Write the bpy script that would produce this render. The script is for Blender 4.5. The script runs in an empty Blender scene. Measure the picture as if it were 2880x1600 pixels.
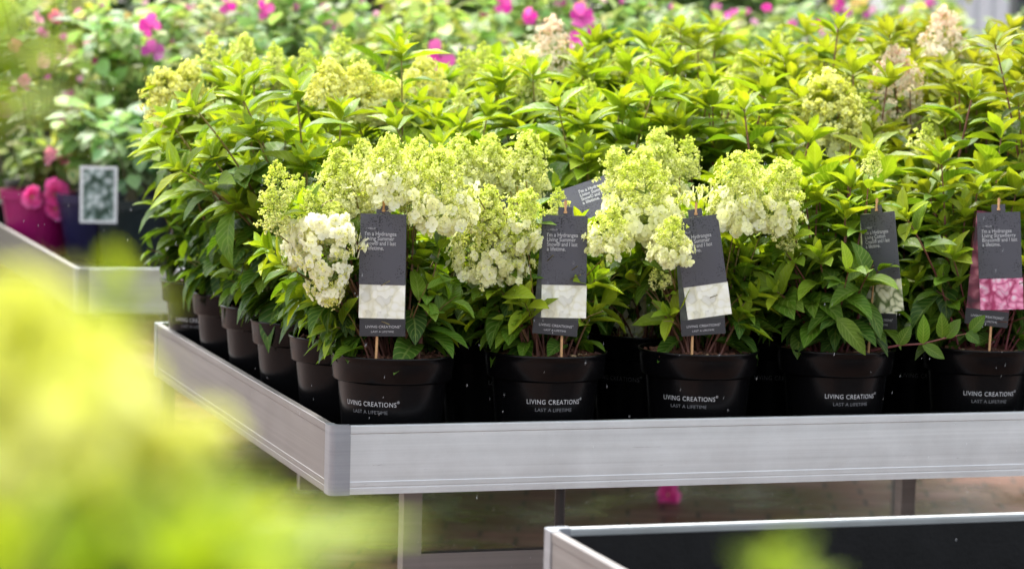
import bpy, math, random
import numpy as np
from mathutils import Vector, Matrix

# ------------------------------------------------------------------ camera, world, sun, exposure
SC = bpy.context.scene
COL = SC.collection
FPX = 7922.1
CAM = np.array([-1.1625, -4.5881, 0.6857])
YAW, PIT, ROL = 0.3117, 0.0923, 0.0248
_f = np.array([math.sin(YAW)*math.cos(PIT), math.cos(YAW)*math.cos(PIT), -math.sin(PIT)])
_r = np.cross(_f, [0, 0, 1.0]); _r /= np.linalg.norm(_r); _u = np.cross(_r, _f)
CR = _r*math.cos(ROL)+_u*math.sin(ROL); CU = -_r*math.sin(ROL)+_u*math.cos(ROL); CF = _f
cd = bpy.data.cameras.new("camera")
cam = bpy.data.objects.new("camera", cd); COL.objects.link(cam)
cam.matrix_world = Matrix(((CR[0], CU[0], -CF[0], CAM[0]), (CR[1], CU[1], -CF[1], CAM[1]), (CR[2], CU[2], -CF[2], CAM[2]), (0, 0, 0, 1)))
cd.sensor_width = 36; cd.lens = FPX/2880*36
cd.clip_start = 0.05; cd.clip_end = 500
cd.dof.use_dof = True; cd.dof.focus_distance = 4.80; cd.dof.aperture_fstop = 4.8
SC.camera = cam

SUN_EL, SUN_AZ = math.radians(60), math.radians(-14)     # azimuth from +Y (behind the plants), positive = right
w = bpy.data.worlds.new("World"); SC.world = w; w.use_nodes = True
nt = w.node_tree; nt.nodes.clear()
sky = nt.nodes.new('ShaderNodeTexSky'); sky.sky_type = 'NISHITA'; sky.sun_disc = False
sky.sun_elevation = SUN_EL; sky.sun_rotation = SUN_AZ; sky.air_density = 1.0; sky.dust_density = 4.0; sky.ozone_density = 1.0
hs = nt.nodes.new('ShaderNodeHueSaturation'); hs.inputs['Saturation'].default_value = 0.3
bg = nt.nodes.new('ShaderNodeBackground'); bg.inputs['Strength'].default_value = 0.15
wo = nt.nodes.new('ShaderNodeOutputWorld')
nt.links.new(sky.outputs[0], hs.inputs['Color']); nt.links.new(hs.outputs[0], bg.inputs[0]); nt.links.new(bg.outputs[0], wo.inputs[0])
sd = bpy.data.lights.new("sun", 'SUN'); sd.energy = 1.3; sd.angle = math.radians(22); sd.color = (1, .96, .9)
so = bpy.data.objects.new("sun", sd); COL.objects.link(so)
sdir = Vector((math.sin(SUN_AZ)*math.cos(SUN_EL), math.cos(SUN_AZ)*math.cos(SUN_EL), math.sin(SUN_EL)))
so.rotation_euler = sdir.to_track_quat('Z', 'Y').to_euler()
so.location = (0, 0, 8)
SC.view_settings.view_transform = 'Standard'; SC.view_settings.look = 'None'; SC.view_settings.gamma = 1
SC.view_settings.exposure = 1.8
SC.cycles.use_denoising = True
SC.cycles.max_bounces = 8; SC.cycles.transmission_bounces = 6; SC.cycles.transparent_max_bounces = 6

# ------------------------------------------------------------------ helpers
S = 2880/2576.0      # picture positions below were read off a 2576 wide view of the photograph
def ray(x, y):
    return CF + CR*((x*S-1440)/FPX) - CU*((y*S-800)/FPX)
def at(x, y, Y):
    d = ray(x, y); return CAM + d*((Y-CAM[1])/d[1])
def atD(x, y, D):
    return CAM + ray(x, y)*D
def px(p):
    d = np.asarray(p)-CAM; z = d@CF
    return (1440+FPX*(d@CR)/z)/S, (800-FPX*(d@CU)/z)/S, z
def nrm(v):
    v = np.asarray(v, float); n = np.linalg.norm(v); return v/n if n > 1e-9 else np.array([0, 0, 1.0])

class Geo:
    def __init__(s): s.v = []; s.f = []; s.c = []; s.a = []; s.n = 0
    def add(s, v, f, col=(1, 1, 1), lf=None):
        v = np.asarray(v, float); k = len(v)
        s.v.append(v); s.f.extend([tuple(i+s.n for i in q) for q in f])
        c = np.empty((k, 4)); c[:, 3] = 1; c[:, :3] = col; s.c.append(c)
        s.a.append(np.zeros((k, 3)) if lf is None else lf); s.n += k
    def box(s, a, b, col=(1, 1, 1)):
        x0, y0, z0 = a; x1, y1, z1 = b
        s.add([(x0, y0, z0), (x1, y0, z0), (x1, y1, z0), (x0, y1, z0), (x0, y0, z1), (x1, y0, z1), (x1, y1, z1), (x0, y1, z1)],
              [(0, 3, 2, 1), (4, 5, 6, 7), (0, 1, 5, 4), (1, 2, 6, 5), (2, 3, 7, 6), (3, 0, 4, 7)], col)
    def tube(s, pts, rad, col=(1, 1, 1), n=6, cols=None, cap=True):
        pts = np.asarray(pts, float); m = len(pts)
        rad = np.full(m, rad) if np.isscalar(rad) else np.asarray(rad)
        T = np.gradient(pts, axis=0); vs = []
        ref = np.array([1.0, 0, 0]) if abs(nrm(T[0])[0]) < .8 else np.array([0, 1.0, 0])
        for i in range(m):
            t = nrm(T[i]); a = nrm(np.cross(t, ref)); b = np.cross(t, a)
            for k in range(n):
                th = 2*math.pi*k/n; vs.append(pts[i]+rad[i]*(a*math.cos(th)+b*math.sin(th)))
        fs = [(i*n+k, i*n+(k+1) % n, (i+1)*n+(k+1) % n, (i+1)*n+k) for i in range(m-1) for k in range(n)]
        if cap: fs += [tuple(range(n)), tuple((m-1)*n+k for k in range(n-1, -1, -1))]
        c = col if cols is None else np.repeat(np.asarray(cols), n, axis=0)
        s.add(vs, fs, c)
    def lathe(s, prof, n=48, col=(1, 1, 1), c=(0, 0, 0)):
        vs = []
        for r, z in prof:
            for k in range(n):
                th = 2*math.pi*k/n; vs.append((c[0]+r*math.cos(th), c[1]+r*math.sin(th), c[2]+z))
        fs = [(i*n+k, i*n+(k+1) % n, (i+1)*n+(k+1) % n, (i+1)*n+k) for i in range(len(prof)-1) for k in range(n)]
        s.add(vs, fs, col)
    def build(s, name, mat, parent=None, loc=None, smooth=False, origin=None):
        me = bpy.data.meshes.new(name)
        v = np.concatenate(s.v) if s.v else np.zeros((0, 3))
        if origin is not None: v = v-np.asarray(origin)
        me.from_pydata(v.tolist(), [], s.f)
        if s.n:
            ca = me.color_attributes.new('Col', 'FLOAT_COLOR', 'POINT'); ca.data.foreach_set('color', np.concatenate(s.c).ravel())
            la = me.attributes.new('lf', 'FLOAT_VECTOR', 'POINT'); la.data.foreach_set('vector', np.concatenate(s.a).ravel())
        me.materials.append(mat)
        if smooth: me.polygons.foreach_set('use_smooth', [True]*len(me.polygons))
        me.update()
        o = bpy.data.objects.new(name, me); COL.objects.link(o)
        if parent: o.parent = parent
        if loc is not None: o.location = loc
        return o

def tag(o, label=None, cat=None, group=None, kind=None):
    if label: o['label'] = label
    if cat: o['category'] = cat
    if group: o['group'] = group
    if kind: o['kind'] = kind
    return o
def empty(name, loc, label=None, cat=None, group=None):
    o = bpy.data.objects.new(name, None); COL.objects.link(o); o.location = tuple(loc); o.empty_display_size = .05
    return tag(o, label, cat, group)
def inst(name, src, parent, M, origin=(0, 0, 0)):
    o = bpy.data.objects.new(name, src); COL.objects.link(o); o.parent = parent
    M = M.copy(); M.translation = M.translation-Vector(origin); o.matrix_local = M
    return o

# ------------------------------------------------------------------ materials
def newmat(name):
    m = bpy.data.materials.new(name); m.use_nodes = True
    t = m.node_tree; b = t.nodes['Principled BSDF']; return m, t, b
def N(t, typ, **kw):
    n = t.nodes.new(typ)
    for k, v in kw.items():
        if hasattr(n, k): setattr(n, k, v)
        else: n.inputs[k].default_value = v
    return n
def simple(name, col, rough=.5, metal=0, spec=.5, noise=0, scale=20, bump=0, bscale=60):
    m, t, b = newmat(name)
    b.inputs['Base Color'].default_value = (*col, 1); b.inputs['Roughness'].default_value = rough
    b.inputs['Metallic'].default_value = metal; b.inputs['Specular IOR Level'].default_value = spec
    tc = N(t, 'ShaderNodeTexCoord')
    if noise:
        n = N(t, 'ShaderNodeTexNoise', Scale=scale, Detail=6); t.links.new(tc.outputs['Object'], n.inputs['Vector'])
        r = N(t, 'ShaderNodeMapRange'); r.inputs['To Min'].default_value = 1-noise; r.inputs['To Max'].default_value = 1+noise
        r.inputs['From Min'].default_value = .3; r.inputs['From Max'].default_value = .7
        t.links.new(n.outputs[0], r.inputs[0])
        mx = N(t, 'ShaderNodeVectorMath', operation='SCALE'); mx.inputs[0].default_value = col
        t.links.new(r.outputs[0], mx.inputs['Scale']); t.links.new(mx.outputs[0], b.inputs['Base Color'])
    if bump:
        n = N(t, 'ShaderNodeTexNoise', Scale=bscale, Detail=4); t.links.new(tc.outputs['Object'], n.inputs['Vector'])
        bm = N(t, 'ShaderNodeBump', Strength=bump, Distance=.002); t.links.new(n.outputs[0], bm.inputs['Height']); t.links.new(bm.outputs[0], b.inputs['Normal'])
    return m
def vcol(name, rough=.5, trans=.0, tcol=(1, 1, 1), leaf=False, spec=.5, coat=0, noise=.0):
    m, t, b = newmat(name)
    at_ = N(t, 'ShaderNodeVertexColor', layer_name='Col')
    src = at_.outputs['Color']
    b.inputs['Roughness'].default_value = rough; b.inputs['Specular IOR Level'].default_value = spec
    if coat: b.inputs['Coat Weight'].default_value = coat; b.inputs['Coat Roughness'].default_value = .15
    if leaf:
        lf = N(t, 'ShaderNodeAttribute', attribute_name='lf'); sp = N(t, 'ShaderNodeSeparateXYZ'); t.links.new(lf.outputs['Vector'], sp.inputs[0])
        ab = N(t, 'ShaderNodeMath', operation='ABSOLUTE'); t.links.new(sp.outputs[0], ab.inputs[0])
        # side veins
        m1 = N(t, 'ShaderNodeMath', operation='MULTIPLY'); m1.inputs[1].default_value = 8.0; t.links.new(sp.outputs[1], m1.inputs[0])
        m2 = N(t, 'ShaderNodeMath', operation='MULTIPLY'); m2.inputs[1].default_value = -2.2; t.links.new(ab.outputs[0], m2.inputs[0])
        a1 = N(t, 'ShaderNodeMath', operation='ADD'); t.links.new(m1.outputs[0], a1.inputs[0]); t.links.new(m2.outputs[0], a1.inputs[1])
        pg = N(t, 'ShaderNodeMath', operation='PINGPONG'); pg.inputs[1].default_value = .5; t.links.new(a1.outputs[0], pg.inputs[0])
        vr = N(t, 'ShaderNodeMapRange'); vr.inputs['From Min'].default_value = 0; vr.inputs['From Max'].default_value = .16; t.links.new(pg.outputs[0], vr.inputs[0])
        mr = N(t, 'ShaderNodeMapRange'); mr.inputs['From Min'].default_value = .02; mr.inputs['From Max'].default_value = .12; t.links.new(ab.outputs[0], mr.inputs[0])
        mm = N(t, 'ShaderNodeMath', operation='MINIMUM'); t.links.new(vr.outputs[0], mm.inputs[0]); t.links.new(mr.outputs[0], mm.inputs[1])
        vein = N(t, 'ShaderNodeMix', data_type='RGBA', blend_type='MIX')
        light = N(t, 'ShaderNodeMixRGB', blend_type='MIX'); light.inputs[0].default_value = .28; light.inputs[2].default_value = (.5, .62, .16, 1)
        t.links.new(src, light.inputs[1])
        t.links.new(mm.outputs[0], vein.inputs[0]); t.links.new(light.outputs[0], vein.inputs[6]); t.links.new(src, vein.inputs[7])
        src = vein.outputs[2]
        tc = N(t, 'ShaderNodeTexCoord'); nz = N(t, 'ShaderNodeTexNoise', Scale=260, Detail=2); t.links.new(tc.outputs['Object'], nz.inputs['Vector'])
        ad = N(t, 'ShaderNodeMath', operation='MULTIPLY_ADD'); ad.inputs[1].default_value = .8; t.links.new(nz.outputs[0], ad.inputs[0]); t.links.new(mm.outputs[0], ad.inputs[2])
        bm = N(t, 'ShaderNodeBump', Strength=.45, Distance=.0012); t.links.new(ad.outputs[0], bm.inputs['Height']); t.links.new(bm.outputs[0], b.inputs['Normal'])
        n2 = N(t, 'ShaderNodeTexNoise', Scale=35, Detail=3); t.links.new(tc.outputs['Object'], n2.inputs['Vector'])
        rr = N(t, 'ShaderNodeMapRange'); rr.inputs['From Min'].default_value = .35; rr.inputs['From Max'].default_value = .65
        rr.inputs['To Min'].default_value = rough-.15; rr.inputs['To Max'].default_value = rough+.15
        t.links.new(n2.outputs[0], rr.inputs[0]); t.links.new(rr.outputs[0], b.inputs['Roughness'])
        r3 = N(t, 'ShaderNodeMapRange'); r3.inputs['From Min'].default_value = .3; r3.inputs['From Max'].default_value = .7; r3.inputs['To Min'].default_value = .82; r3.inputs['To Max'].default_value = 1.15
        t.links.new(n2.outputs[0], r3.inputs[0]); sc_ = N(t, 'ShaderNodeVectorMath', operation='SCALE'); t.links.new(src, sc_.inputs[0]); t.links.new(r3.outputs[0], sc_.inputs['Scale']); src = sc_.outputs[0]
    t.links.new(src, b.inputs['Base Color'])
    if trans:
        tr = N(t, 'ShaderNodeBsdfTranslucent'); mu = N(t, 'ShaderNodeMixRGB', blend_type='MULTIPLY'); mu.inputs[0].default_value = 1; mu.inputs[2].default_value = (*tcol, 1)
        t.links.new(src, mu.inputs[1]); t.links.new(mu.outputs[0], tr.inputs[0])
        mx = N(t, 'ShaderNodeMixShader'); mx.inputs[0].default_value = trans
        t.links.new(b.outputs[0], mx.inputs[1]); t.links.new(tr.outputs[0], mx.inputs[2])
        t.links.new(mx.outputs[0], t.nodes['Material Output'].inputs[0])
    return m

M_LEAF = vcol('hydrangea_leaf', .44, .40, (1.25, 1.17, .33), leaf=True, spec=.32)
M_BGLEAF = vcol('shrub_leaf', .45, .4, (1.3, 1.3, .8), spec=.5)
M_STEM = vcol('stem_bark', .55)
M_PETAL = vcol('petal', .5, .48, (1.08, 1.08, .92), spec=.3)
M_CARDCOL = vcol('printed_card', .35)
M_POT = simple('black_pot_plastic', (.0028, .0028, .0032), .24, spec=.22, bump=.08, bscale=300)
M_SOIL = vcol('bark_soil', .7, spec=.4)
M_WHITE = simple('white_print', (.5, .5, .51), .5)
M_GREYP = simple('grey_print', (.16, .16, .17), .5)
M_WOOD = simple('birch_wood', (.55, .30, .13), .6, noise=.15, scale=90)
M_LINER = simple('black_liner', (.006, .006, .0065), .6, spec=.25, noise=.4, scale=15, bump=.3, bscale=150)
M_HOSE = simple('black_hose', (.012, .012, .013), .4)

def aluminium(name, base, rough, warm=0):
    m, t, b = newmat(name)
    tc = N(t, 'ShaderNodeTexCoord')
    mp = N(t, 'ShaderNodeMapping'); mp.inputs['Scale'].default_value = (1.2, 1.2, 160); t.links.new(tc.outputs['Object'], mp.inputs[0])
    n1 = N(t, 'ShaderNodeTexNoise', Scale=1.0, Detail=5, Roughness=.6); t.links.new(mp.outputs[0], n1.inputs['Vector'])
    mp3 = N(t, 'ShaderNodeMapping'); mp3.inputs['Scale'].default_value = (.5, .5, 28); t.links.new(tc.outputs['Object'], mp3.inputs[0])
    n3 = N(t, 'ShaderNodeTexNoise', Scale=1.0, Detail=2); t.links.new(mp3.outputs[0], n3.inputs['Vector'])
    n2 = N(t, 'ShaderNodeTexNoise', Scale=9, Detail=8, Roughness=.7); t.links.new(tc.outputs['Object'], n2.inputs['Vector'])
    ad = N(t, 'ShaderNodeMath', operation='ADD'); t.links.new(n1.outputs[0], ad.inputs[0]); t.links.new(n2.outputs[0], ad.inputs[1])
    ad2 = N(t, 'ShaderNodeMath', operation='ADD'); t.links.new(ad.outputs[0], ad2.inputs[0]); t.links.new(n3.outputs[0], ad2.inputs[1])
    r = N(t, 'ShaderNodeMapRange'); r.inputs['From Min'].default_value = 1.1; r.inputs['From Max'].default_value = 1.9; r.inputs['To Min'].default_value = .8; r.inputs['To Max'].default_value = 1.12
    t.links.new(ad2.outputs[0], r.inputs[0])
    sc_ = N(t, 'ShaderNodeVectorMath', operation='SCALE'); sc_.inputs[0].default_value = base; t.links.new(r.outputs[0], sc_.inputs['Scale'])
    # fine scratches and specks of dirt
    mp4 = N(t, 'ShaderNodeMapping'); mp4.inputs['Scale'].default_value = (11, 11, 190); mp4.inputs['Rotation'].default_value = (.05, .08, 0); t.links.new(tc.outputs['Object'], mp4.inputs[0])
    n4 = N(t, 'ShaderNodeTexNoise', Scale=2.2, Detail=9, Roughness=.75, Distortion=1.2); t.links.new(mp4.outputs[0], n4.inputs['Vector'])
    r4 = N(t, 'ShaderNodeMapRange'); r4.inputs['From Min'].default_value = .30; r4.inputs['From Max'].default_value = .36; t.links.new(n4.outputs[0], r4.inputs[0])
    mx = N(t, 'ShaderNodeMixRGB'); mx.inputs[1].default_value = (.22, .22, .22, 1); t.links.new(r4.outputs[0], mx.inputs[0]); t.links.new(sc_.outputs[0], mx.inputs[2])
    t.links.new(mx.outputs[0], b.inputs['Base Color'])
    b.inputs['Metallic'].default_value = .75
    rr = N(t, 'ShaderNodeMapRange'); rr.inputs['To Min'].default_value = rough-.1; rr.inputs['To Max'].default_value = rough+.15; t.links.new(n2.outputs[0], rr.inputs[0]); t.links.new(rr.outputs[0], b.inputs['Roughness'])
    bm = N(t, 'ShaderNodeBump', Strength=.12, Distance=.001); t.links.new(n1.outputs[0], bm.inputs['Height']); t.links.new(bm.outputs[0], b.inputs['Normal'])
    return m
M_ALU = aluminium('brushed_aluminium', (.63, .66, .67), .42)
M_ALUS = aluminium('shaded_aluminium', (.255, .24, .23), .5)  # same metal for side rails; shade and brown ground reflection put into its colour
M_ALUC = aluminium('cast_corner', (.34, .36, .39), .4)

# tag card: charcoal with beads of water
def card_mat():
    m, t, b = newmat('wet_charcoal_card')
    tc = N(t, 'ShaderNodeTexCoord'); vo = N(t, 'ShaderNodeTexVoronoi', Scale=330); t.links.new(tc.outputs['Object'], vo.inputs['Vector'])
    nz = N(t, 'ShaderNodeTexNoise', Scale=28, Detail=2); t.links.new(tc.outputs['Object'], nz.inputs['Vector'])
    th = N(t, 'ShaderNodeMapRange'); th.inputs['From Min'].default_value = .35; th.inputs['From Max'].default_value = .65; th.inputs['To Min'].default_value = .05; th.inputs['To Max'].default_value = .42
    t.links.new(nz.outputs[0], th.inputs[0])
    sb = N(t, 'ShaderNodeMath', operation='LESS_THAN'); t.links.new(vo.outputs['Distance'], sb.inputs[0]); t.links.new(th.outputs[0], sb.inputs[1])
    mx = N(t, 'ShaderNodeMixRGB'); mx.inputs[1].default_value = (.078, .078, .094, 1); mx.inputs[2].default_value = (.02, .02, .024, 1)
    t.links.new(sb.outputs[0], mx.inputs[0]); t.links.new(mx.outputs[0], b.inputs['Base Color'])
    b.inputs['Roughness'].default_value = .38
    return m
M_CARD = card_mat()
M_CARDF = simple('charcoal_card', (.028, .028, .033), .4, noise=.1, scale=60)
def petals_mat(name, c1, c2, c3, sc=75):
    m, t, b = newmat(name)
    tc = N(t, 'ShaderNodeTexCoord'); nz = N(t, 'ShaderNodeTexNoise', Scale=30, Detail=2); t.links.new(tc.outputs['Object'], nz.inputs['Vector'])
    mxv = N(t, 'ShaderNodeMixRGB'); mxv.inputs[0].default_value = .035; t.links.new(tc.outputs['Object'], mxv.inputs[1]); t.links.new(nz.outputs['Color'], mxv.inputs[2])
    v = N(t, 'ShaderNodeTexVoronoi', Scale=sc, feature='F1'); t.links.new(mxv.outputs[0], v.inputs['Vector'])
    cr = N(t, 'ShaderNodeValToRGB'); cr.color_ramp.elements[0].position = .1; cr.color_ramp.elements[0].color = (*c1, 1)
    cr.color_ramp.elements[1].position = .75; cr.color_ramp.elements[1].color = (*c3, 1); e = cr.color_ramp.elements.new(.45); e.color = (*c2, 1)
    t.links.new(v.outputs['Distance'], cr.inputs[0])
    v2 = N(t, 'ShaderNodeTexVoronoi', Scale=sc); t.links.new(mxv.outputs[0], v2.inputs['Vector'])
    sp = N(t, 'ShaderNodeSeparateColor'); t.links.new(v2.outputs['Color'], sp.inputs[0])
    r = N(t, 'ShaderNodeMapRange'); r.inputs['To Min'].default_value = .78; r.inputs['To Max'].default_value = 1.05; t.links.new(sp.outputs[0], r.inputs[0])
    s_ = N(t, 'ShaderNodeVectorMath', operation='SCALE'); t.links.new(cr.outputs[0], s_.inputs[0]); t.links.new(r.outputs[0], s_.inputs['Scale'])
    t.links.new(s_.outputs[0], b.inputs['Base Color']); b.inputs['Roughness'].default_value = .3
    return m
M_PHC = petals_mat('cream_flower_print', (.95, .96, .88), (.93, .94, .82), (.80, .79, .60))
M_PHW = petals_mat('white_flower_print', (.90, .92, .76), (.80, .82, .55), (.14, .20, .07), 70)
M_PHP = petals_mat('pink_flower_print', (.95, .80, .86), (.90, .30, .50), (.45, .04, .14), 75)
M_PHD = petals_mat('dark_red_flower_print', (.55, .22, .25), (.20, .03, .06), (.05, .01, .02), 40)
M_PHG = petals_mat('white_blossom_print', (.75, .8, .78), (.25, .33, .30), (.02, .06, .035), 45)

# ------------------------------------------------------------------ ground, sky side setting
GZ = -0.76
def ground():
    m, t, b = newmat('wet_brick_paving')
    tc = N(t, 'ShaderNodeTexCoord')
    mp = N(t, 'ShaderNodeMapping'); mp.inputs['Rotation'].default_value = (0, 0, .35); t.links.new(tc.outputs['Object'], mp.inputs[0])
    br = N(t, 'ShaderNodeTexBrick', Scale=1.0); br.inputs['Color1'].default_value = (.16, .075, .05, 1); br.inputs['Color2'].default_value = (.25, .15, .12, 1); br.inputs['Mortar'].default_value = (.05, .04, .035, 1)
    br.inputs['Brick Width'].default_value = .21; br.inputs['Row Height'].default_value = .105; br.inputs['Mortar Size'].default_value = .006
    t.links.new(mp.outputs[0], br.inputs['Vector'])
    nz = N(t, 'ShaderNodeTexNoise', Scale=2.2, Detail=6, Roughness=.65); t.links.new(tc.outputs['Object'], nz.inputs['Vector'])
    cr = N(t, 'ShaderNodeMapRange'); cr.inputs['From Min'].default_value = .38; cr.inputs['From Max'].default_value = .62; t.links.new(nz.outputs[0], cr.inputs[0])
    mx = N(t, 'ShaderNodeMixRGB', blend_type='MULTIPLY'); mx.inputs[2].default_value = (.45, .45, .4, 1); t.links.new(cr.outputs[0], mx.inputs[0]); t.links.new(br.outputs[0], mx.inputs[1])
    t.links.new(mx.outputs[0], b.inputs['Base Color'])
    rr = N(t, 'ShaderNodeMapRange'); b.inputs['Specular IOR Level'].default_value = .3; rr.inputs['To Min'].default_value = .65; rr.inputs['To Max'].default_value = .22; t.links.new(cr.outputs[0], rr.inputs[0]); t.links.new(rr.outputs[0], b.inputs['Roughness'])
    bm = N(t, 'ShaderNodeBump', Strength=.4, Distance=.01); t.links.new(br.outputs['Fac'], bm.inputs['Height']); bm.invert = True; t.links.new(bm.outputs[0], b.inputs['Normal'])
    g = Geo(); g.add([(-80, -60, GZ), (120, -60, GZ), (120, 160, GZ), (-80, 160, GZ)], [(0, 1, 2, 3)])
    tag(g.build('ground', m), 'wet reddish brown brick paving under and around the benches', kind='structure')
ground()

# ------------------------------------------------------------------ benches (aluminium trays on legs)
HT = .118
def rail(g, p0, p1, z1, inward):
    """extruded rail profile between p0 and p1 (2D, outer top edge), inward = unit 2D normal to the inside"""
    prof = [(0.0008, 0), (0, -.001), (0, -.013), (.0008, -.0142), (.0008, -.0955), (0, -.0965), (0, -.104), (.0005, -.1046), (.0005, -.1066), (0, -.1072), (0, -HT), (.012, -HT), (.012, -HT+.004), (.004, -HT+.006), (.004, -.004), (.0125, -.004), (.0125, 0)]
    vs = []
    for p in (p0, p1):
        for a, z in prof: vs.append((p[0]+inward[0]*a, p[1]+inward[1]*a, z1+z))
    n = len(prof)
    g.add(vs, [(k, (k+1) % n, n+(k+1) % n, n+k) for k in range(n)]+[tuple(range(n)), tuple(range(2*n-1, n-1, -1))])
def bench(x0, y0, x1, y1, z, label, legs, liner_dz=-.093, name='plant_bench', rotz=0, corners=True):
    root = empty(name, (x0, y0, GZ), label, 'plant bench', 'aluminium plant benches')
    root.rotation_euler.z = rotz
    L, W, H = x1-x0, y1-y0, z-GZ
    c = .035
    for a, b, n in (((c, 0), (L-c, 0), (0, 1)), ((c, W), (L-c, W), (0, -1))):
        g = Geo(); rail(g, a, b, H, n); g.build('rail', M_ALU, root)
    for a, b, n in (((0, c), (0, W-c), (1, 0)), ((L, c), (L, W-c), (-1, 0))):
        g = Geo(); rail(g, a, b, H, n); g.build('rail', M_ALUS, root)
    for cx, cy, sx, sy in ((0, 0, 1, 1), (L, 0, -1, 1), (0, W, 1, -1), (L, W, -1, -1)):
        g = Geo(); R_ = .010; e = .0010; o = []
        pts = [(c, -e)]+[(R_-math.sin(a)*(R_+e), R_-math.cos(a)*(R_+e)) for a in np.linspace(0, math.pi/2, 7)]+[(-e, c)]
        ins = [(c, .0135), (.020, .0135), (.0135, .020), (.0135, c)]
        poly = pts+ins[::-1]; n = len(poly)
        vs = [(cx+sx*p[0], cy+sy*p[1], H+.001) for p in poly]+[(cx+sx*p[0], cy+sy*p[1], H-HT-.001) for p in poly]
        fs = [(k, (k+1) % n, n+(k+1) % n, n+k) for k in range(n)]+[tuple(range(n)), tuple(range(2*n-1, n-1, -1))]
        g.add(vs, fs); g.build('corner_cap', M_ALUC, root)
    g = Geo(); g.box((.013, .013, H+liner_dz-.006), (L-.013, W-.013, H+liner_dz))
    t_ = .0022   # liner turned up inside the rails
    for a, b in (((.0132, .0132), (L-.0132, .0132+t_)), ((.0132, W-.0132-t_), (L-.0132, W-.0132)), ((.0132, .0154), (.0132+t_, W-.0154)), ((L-.0132-t_, .0154), (L-.0132, W-.0154))):
        g.box((a[0], a[1], H+liner_dz), (b[0], b[1], H-.010))
    g.build('liner', M_LINER, root)
    for lx, ly in legs:
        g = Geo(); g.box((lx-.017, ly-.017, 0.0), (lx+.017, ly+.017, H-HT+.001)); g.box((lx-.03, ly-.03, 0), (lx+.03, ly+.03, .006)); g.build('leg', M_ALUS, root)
    ys = sorted(set(l[1] for l in legs)); xs = sorted(set(l[0] for l in legs))
    if len(xs) > 1:
        for y in ys:
            g = Geo(); g.box((xs[0]+.0175, y-.012, .455), (xs[-1]-.0175, y+.012, .495)); g.build('stretcher', M_ALUS, root)
    return root
pl = at(1032, 1300, .22); pr = at(2277, 1255, 1.15)
main_legs = [(pl[0], .22), (3.0, .22), (pr[0], 1.15), (3.0, 1.15)]
MB = bench(0, 0, 3.6, 1.627, 0, 'large aluminium tray bench crowded with black potted hydrangeas', main_legs)
fg = at(1367, 1327, 0); kf = .6857/(.6857-fg[2]); 
d_ = ray(1367, 1327); P = CAM+d_*(-CAM[2]/d_[2])      # far left corner of the empty tray, same height as the main bench
bench(P[0], P[1]-1.9, P[0]+3.2, P[1], 0, 'empty aluminium tray bench with black liner in front right of the potted hydrangeas', [(.3, .3), (2.9, .3), (.3, 1.6), (2.9, 1.6)])
K = atD(190, 676, 7.25)
bench(K[0], K[1], K[0]+2.9, K[1]+2.6, K[2], 'aluminium bench behind the hydrangeas on the left carrying coloured pots', [(.3, .3), (2.5, .3), (.3, 2.3), (2.5, 2.3)])

# drain hose under the main bench
g = Geo(); hp = at(1408, 1280, .1); zz = np.linspace(GZ+.004, -.1, 220)
g.tube([(hp[0], .1, z) for z in zz], [.0085+(.0016 if i % 2 else 0) for i in range(220)], n=14)
tag(g.build('drain_hose', M_HOSE, smooth=True), 'black ribbed drain hose hanging under the hydrangea bench', 'hose')

# ------------------------------------------------------------------ leaves
def wprof(t): return np.maximum((t+.01)**.72*np.maximum(1.0-t, 0)**.92, .012)
_wm = wprof(np.linspace(0, 1, 200)).max()
_tmpl = {}
def tmpl(nx, ny):
    if (nx, ny) not in _tmpl:
        u = np.linspace(-1, 1, nx+1); t = np.linspace(0, 1, ny+1)
        U, T = np.meshgrid(u, t); W = wprof(T)/_wm
        F = [(j*(nx+1)+i, j*(nx+1)+i+1, (j+1)*(nx+1)+i+1, (j+1)*(nx+1)+i) for j in range(ny) for i in range(nx)]
        _tmpl[(nx, ny)] = (U.ravel(), T.ravel(), W.ravel(), F)
    return _tmpl[(nx, ny)]
def leaf(g, base, d, up, L, W, col, curve=.6, fold=.35, rng=random, nx=4, ny=7, wave=.04):
    U, T, Wd, F = tmpl(nx, ny)
    d = nrm(d); side = nrm(np.cross(d, up)); nrmv = np.cross(side, d)
    x = U*Wd*W/2; c = curve if abs(curve) > .05 else .05
    y = np.sin(c*T)/c*L; z = -(1-np.cos(c*T))/c*L
    ph = rng.random()*6
    z = z+np.abs(x)*fold+wave*L*np.abs(U)*np.sin(T*9+ph+U*1.3)*.5*Wd
    x = x+.06*L*math.sin(ph)*T*T
    v = np.asarray(base)+np.outer(x, side)+np.outer(y, d)+np.outer(z, nrmv)
    lf = np.stack([U, T, np.full_like(U, rng.random())], 1)
    g.add(v, F, col, lf)
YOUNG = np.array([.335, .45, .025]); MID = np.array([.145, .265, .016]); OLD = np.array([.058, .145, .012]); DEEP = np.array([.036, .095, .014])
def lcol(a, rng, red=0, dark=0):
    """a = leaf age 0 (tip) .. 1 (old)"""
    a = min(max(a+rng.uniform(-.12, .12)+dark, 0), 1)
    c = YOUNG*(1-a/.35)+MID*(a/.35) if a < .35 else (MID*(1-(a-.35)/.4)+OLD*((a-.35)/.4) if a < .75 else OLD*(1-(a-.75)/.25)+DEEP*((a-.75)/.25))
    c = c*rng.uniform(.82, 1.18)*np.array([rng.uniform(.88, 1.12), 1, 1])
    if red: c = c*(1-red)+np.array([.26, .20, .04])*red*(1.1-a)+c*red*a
    return c

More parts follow.
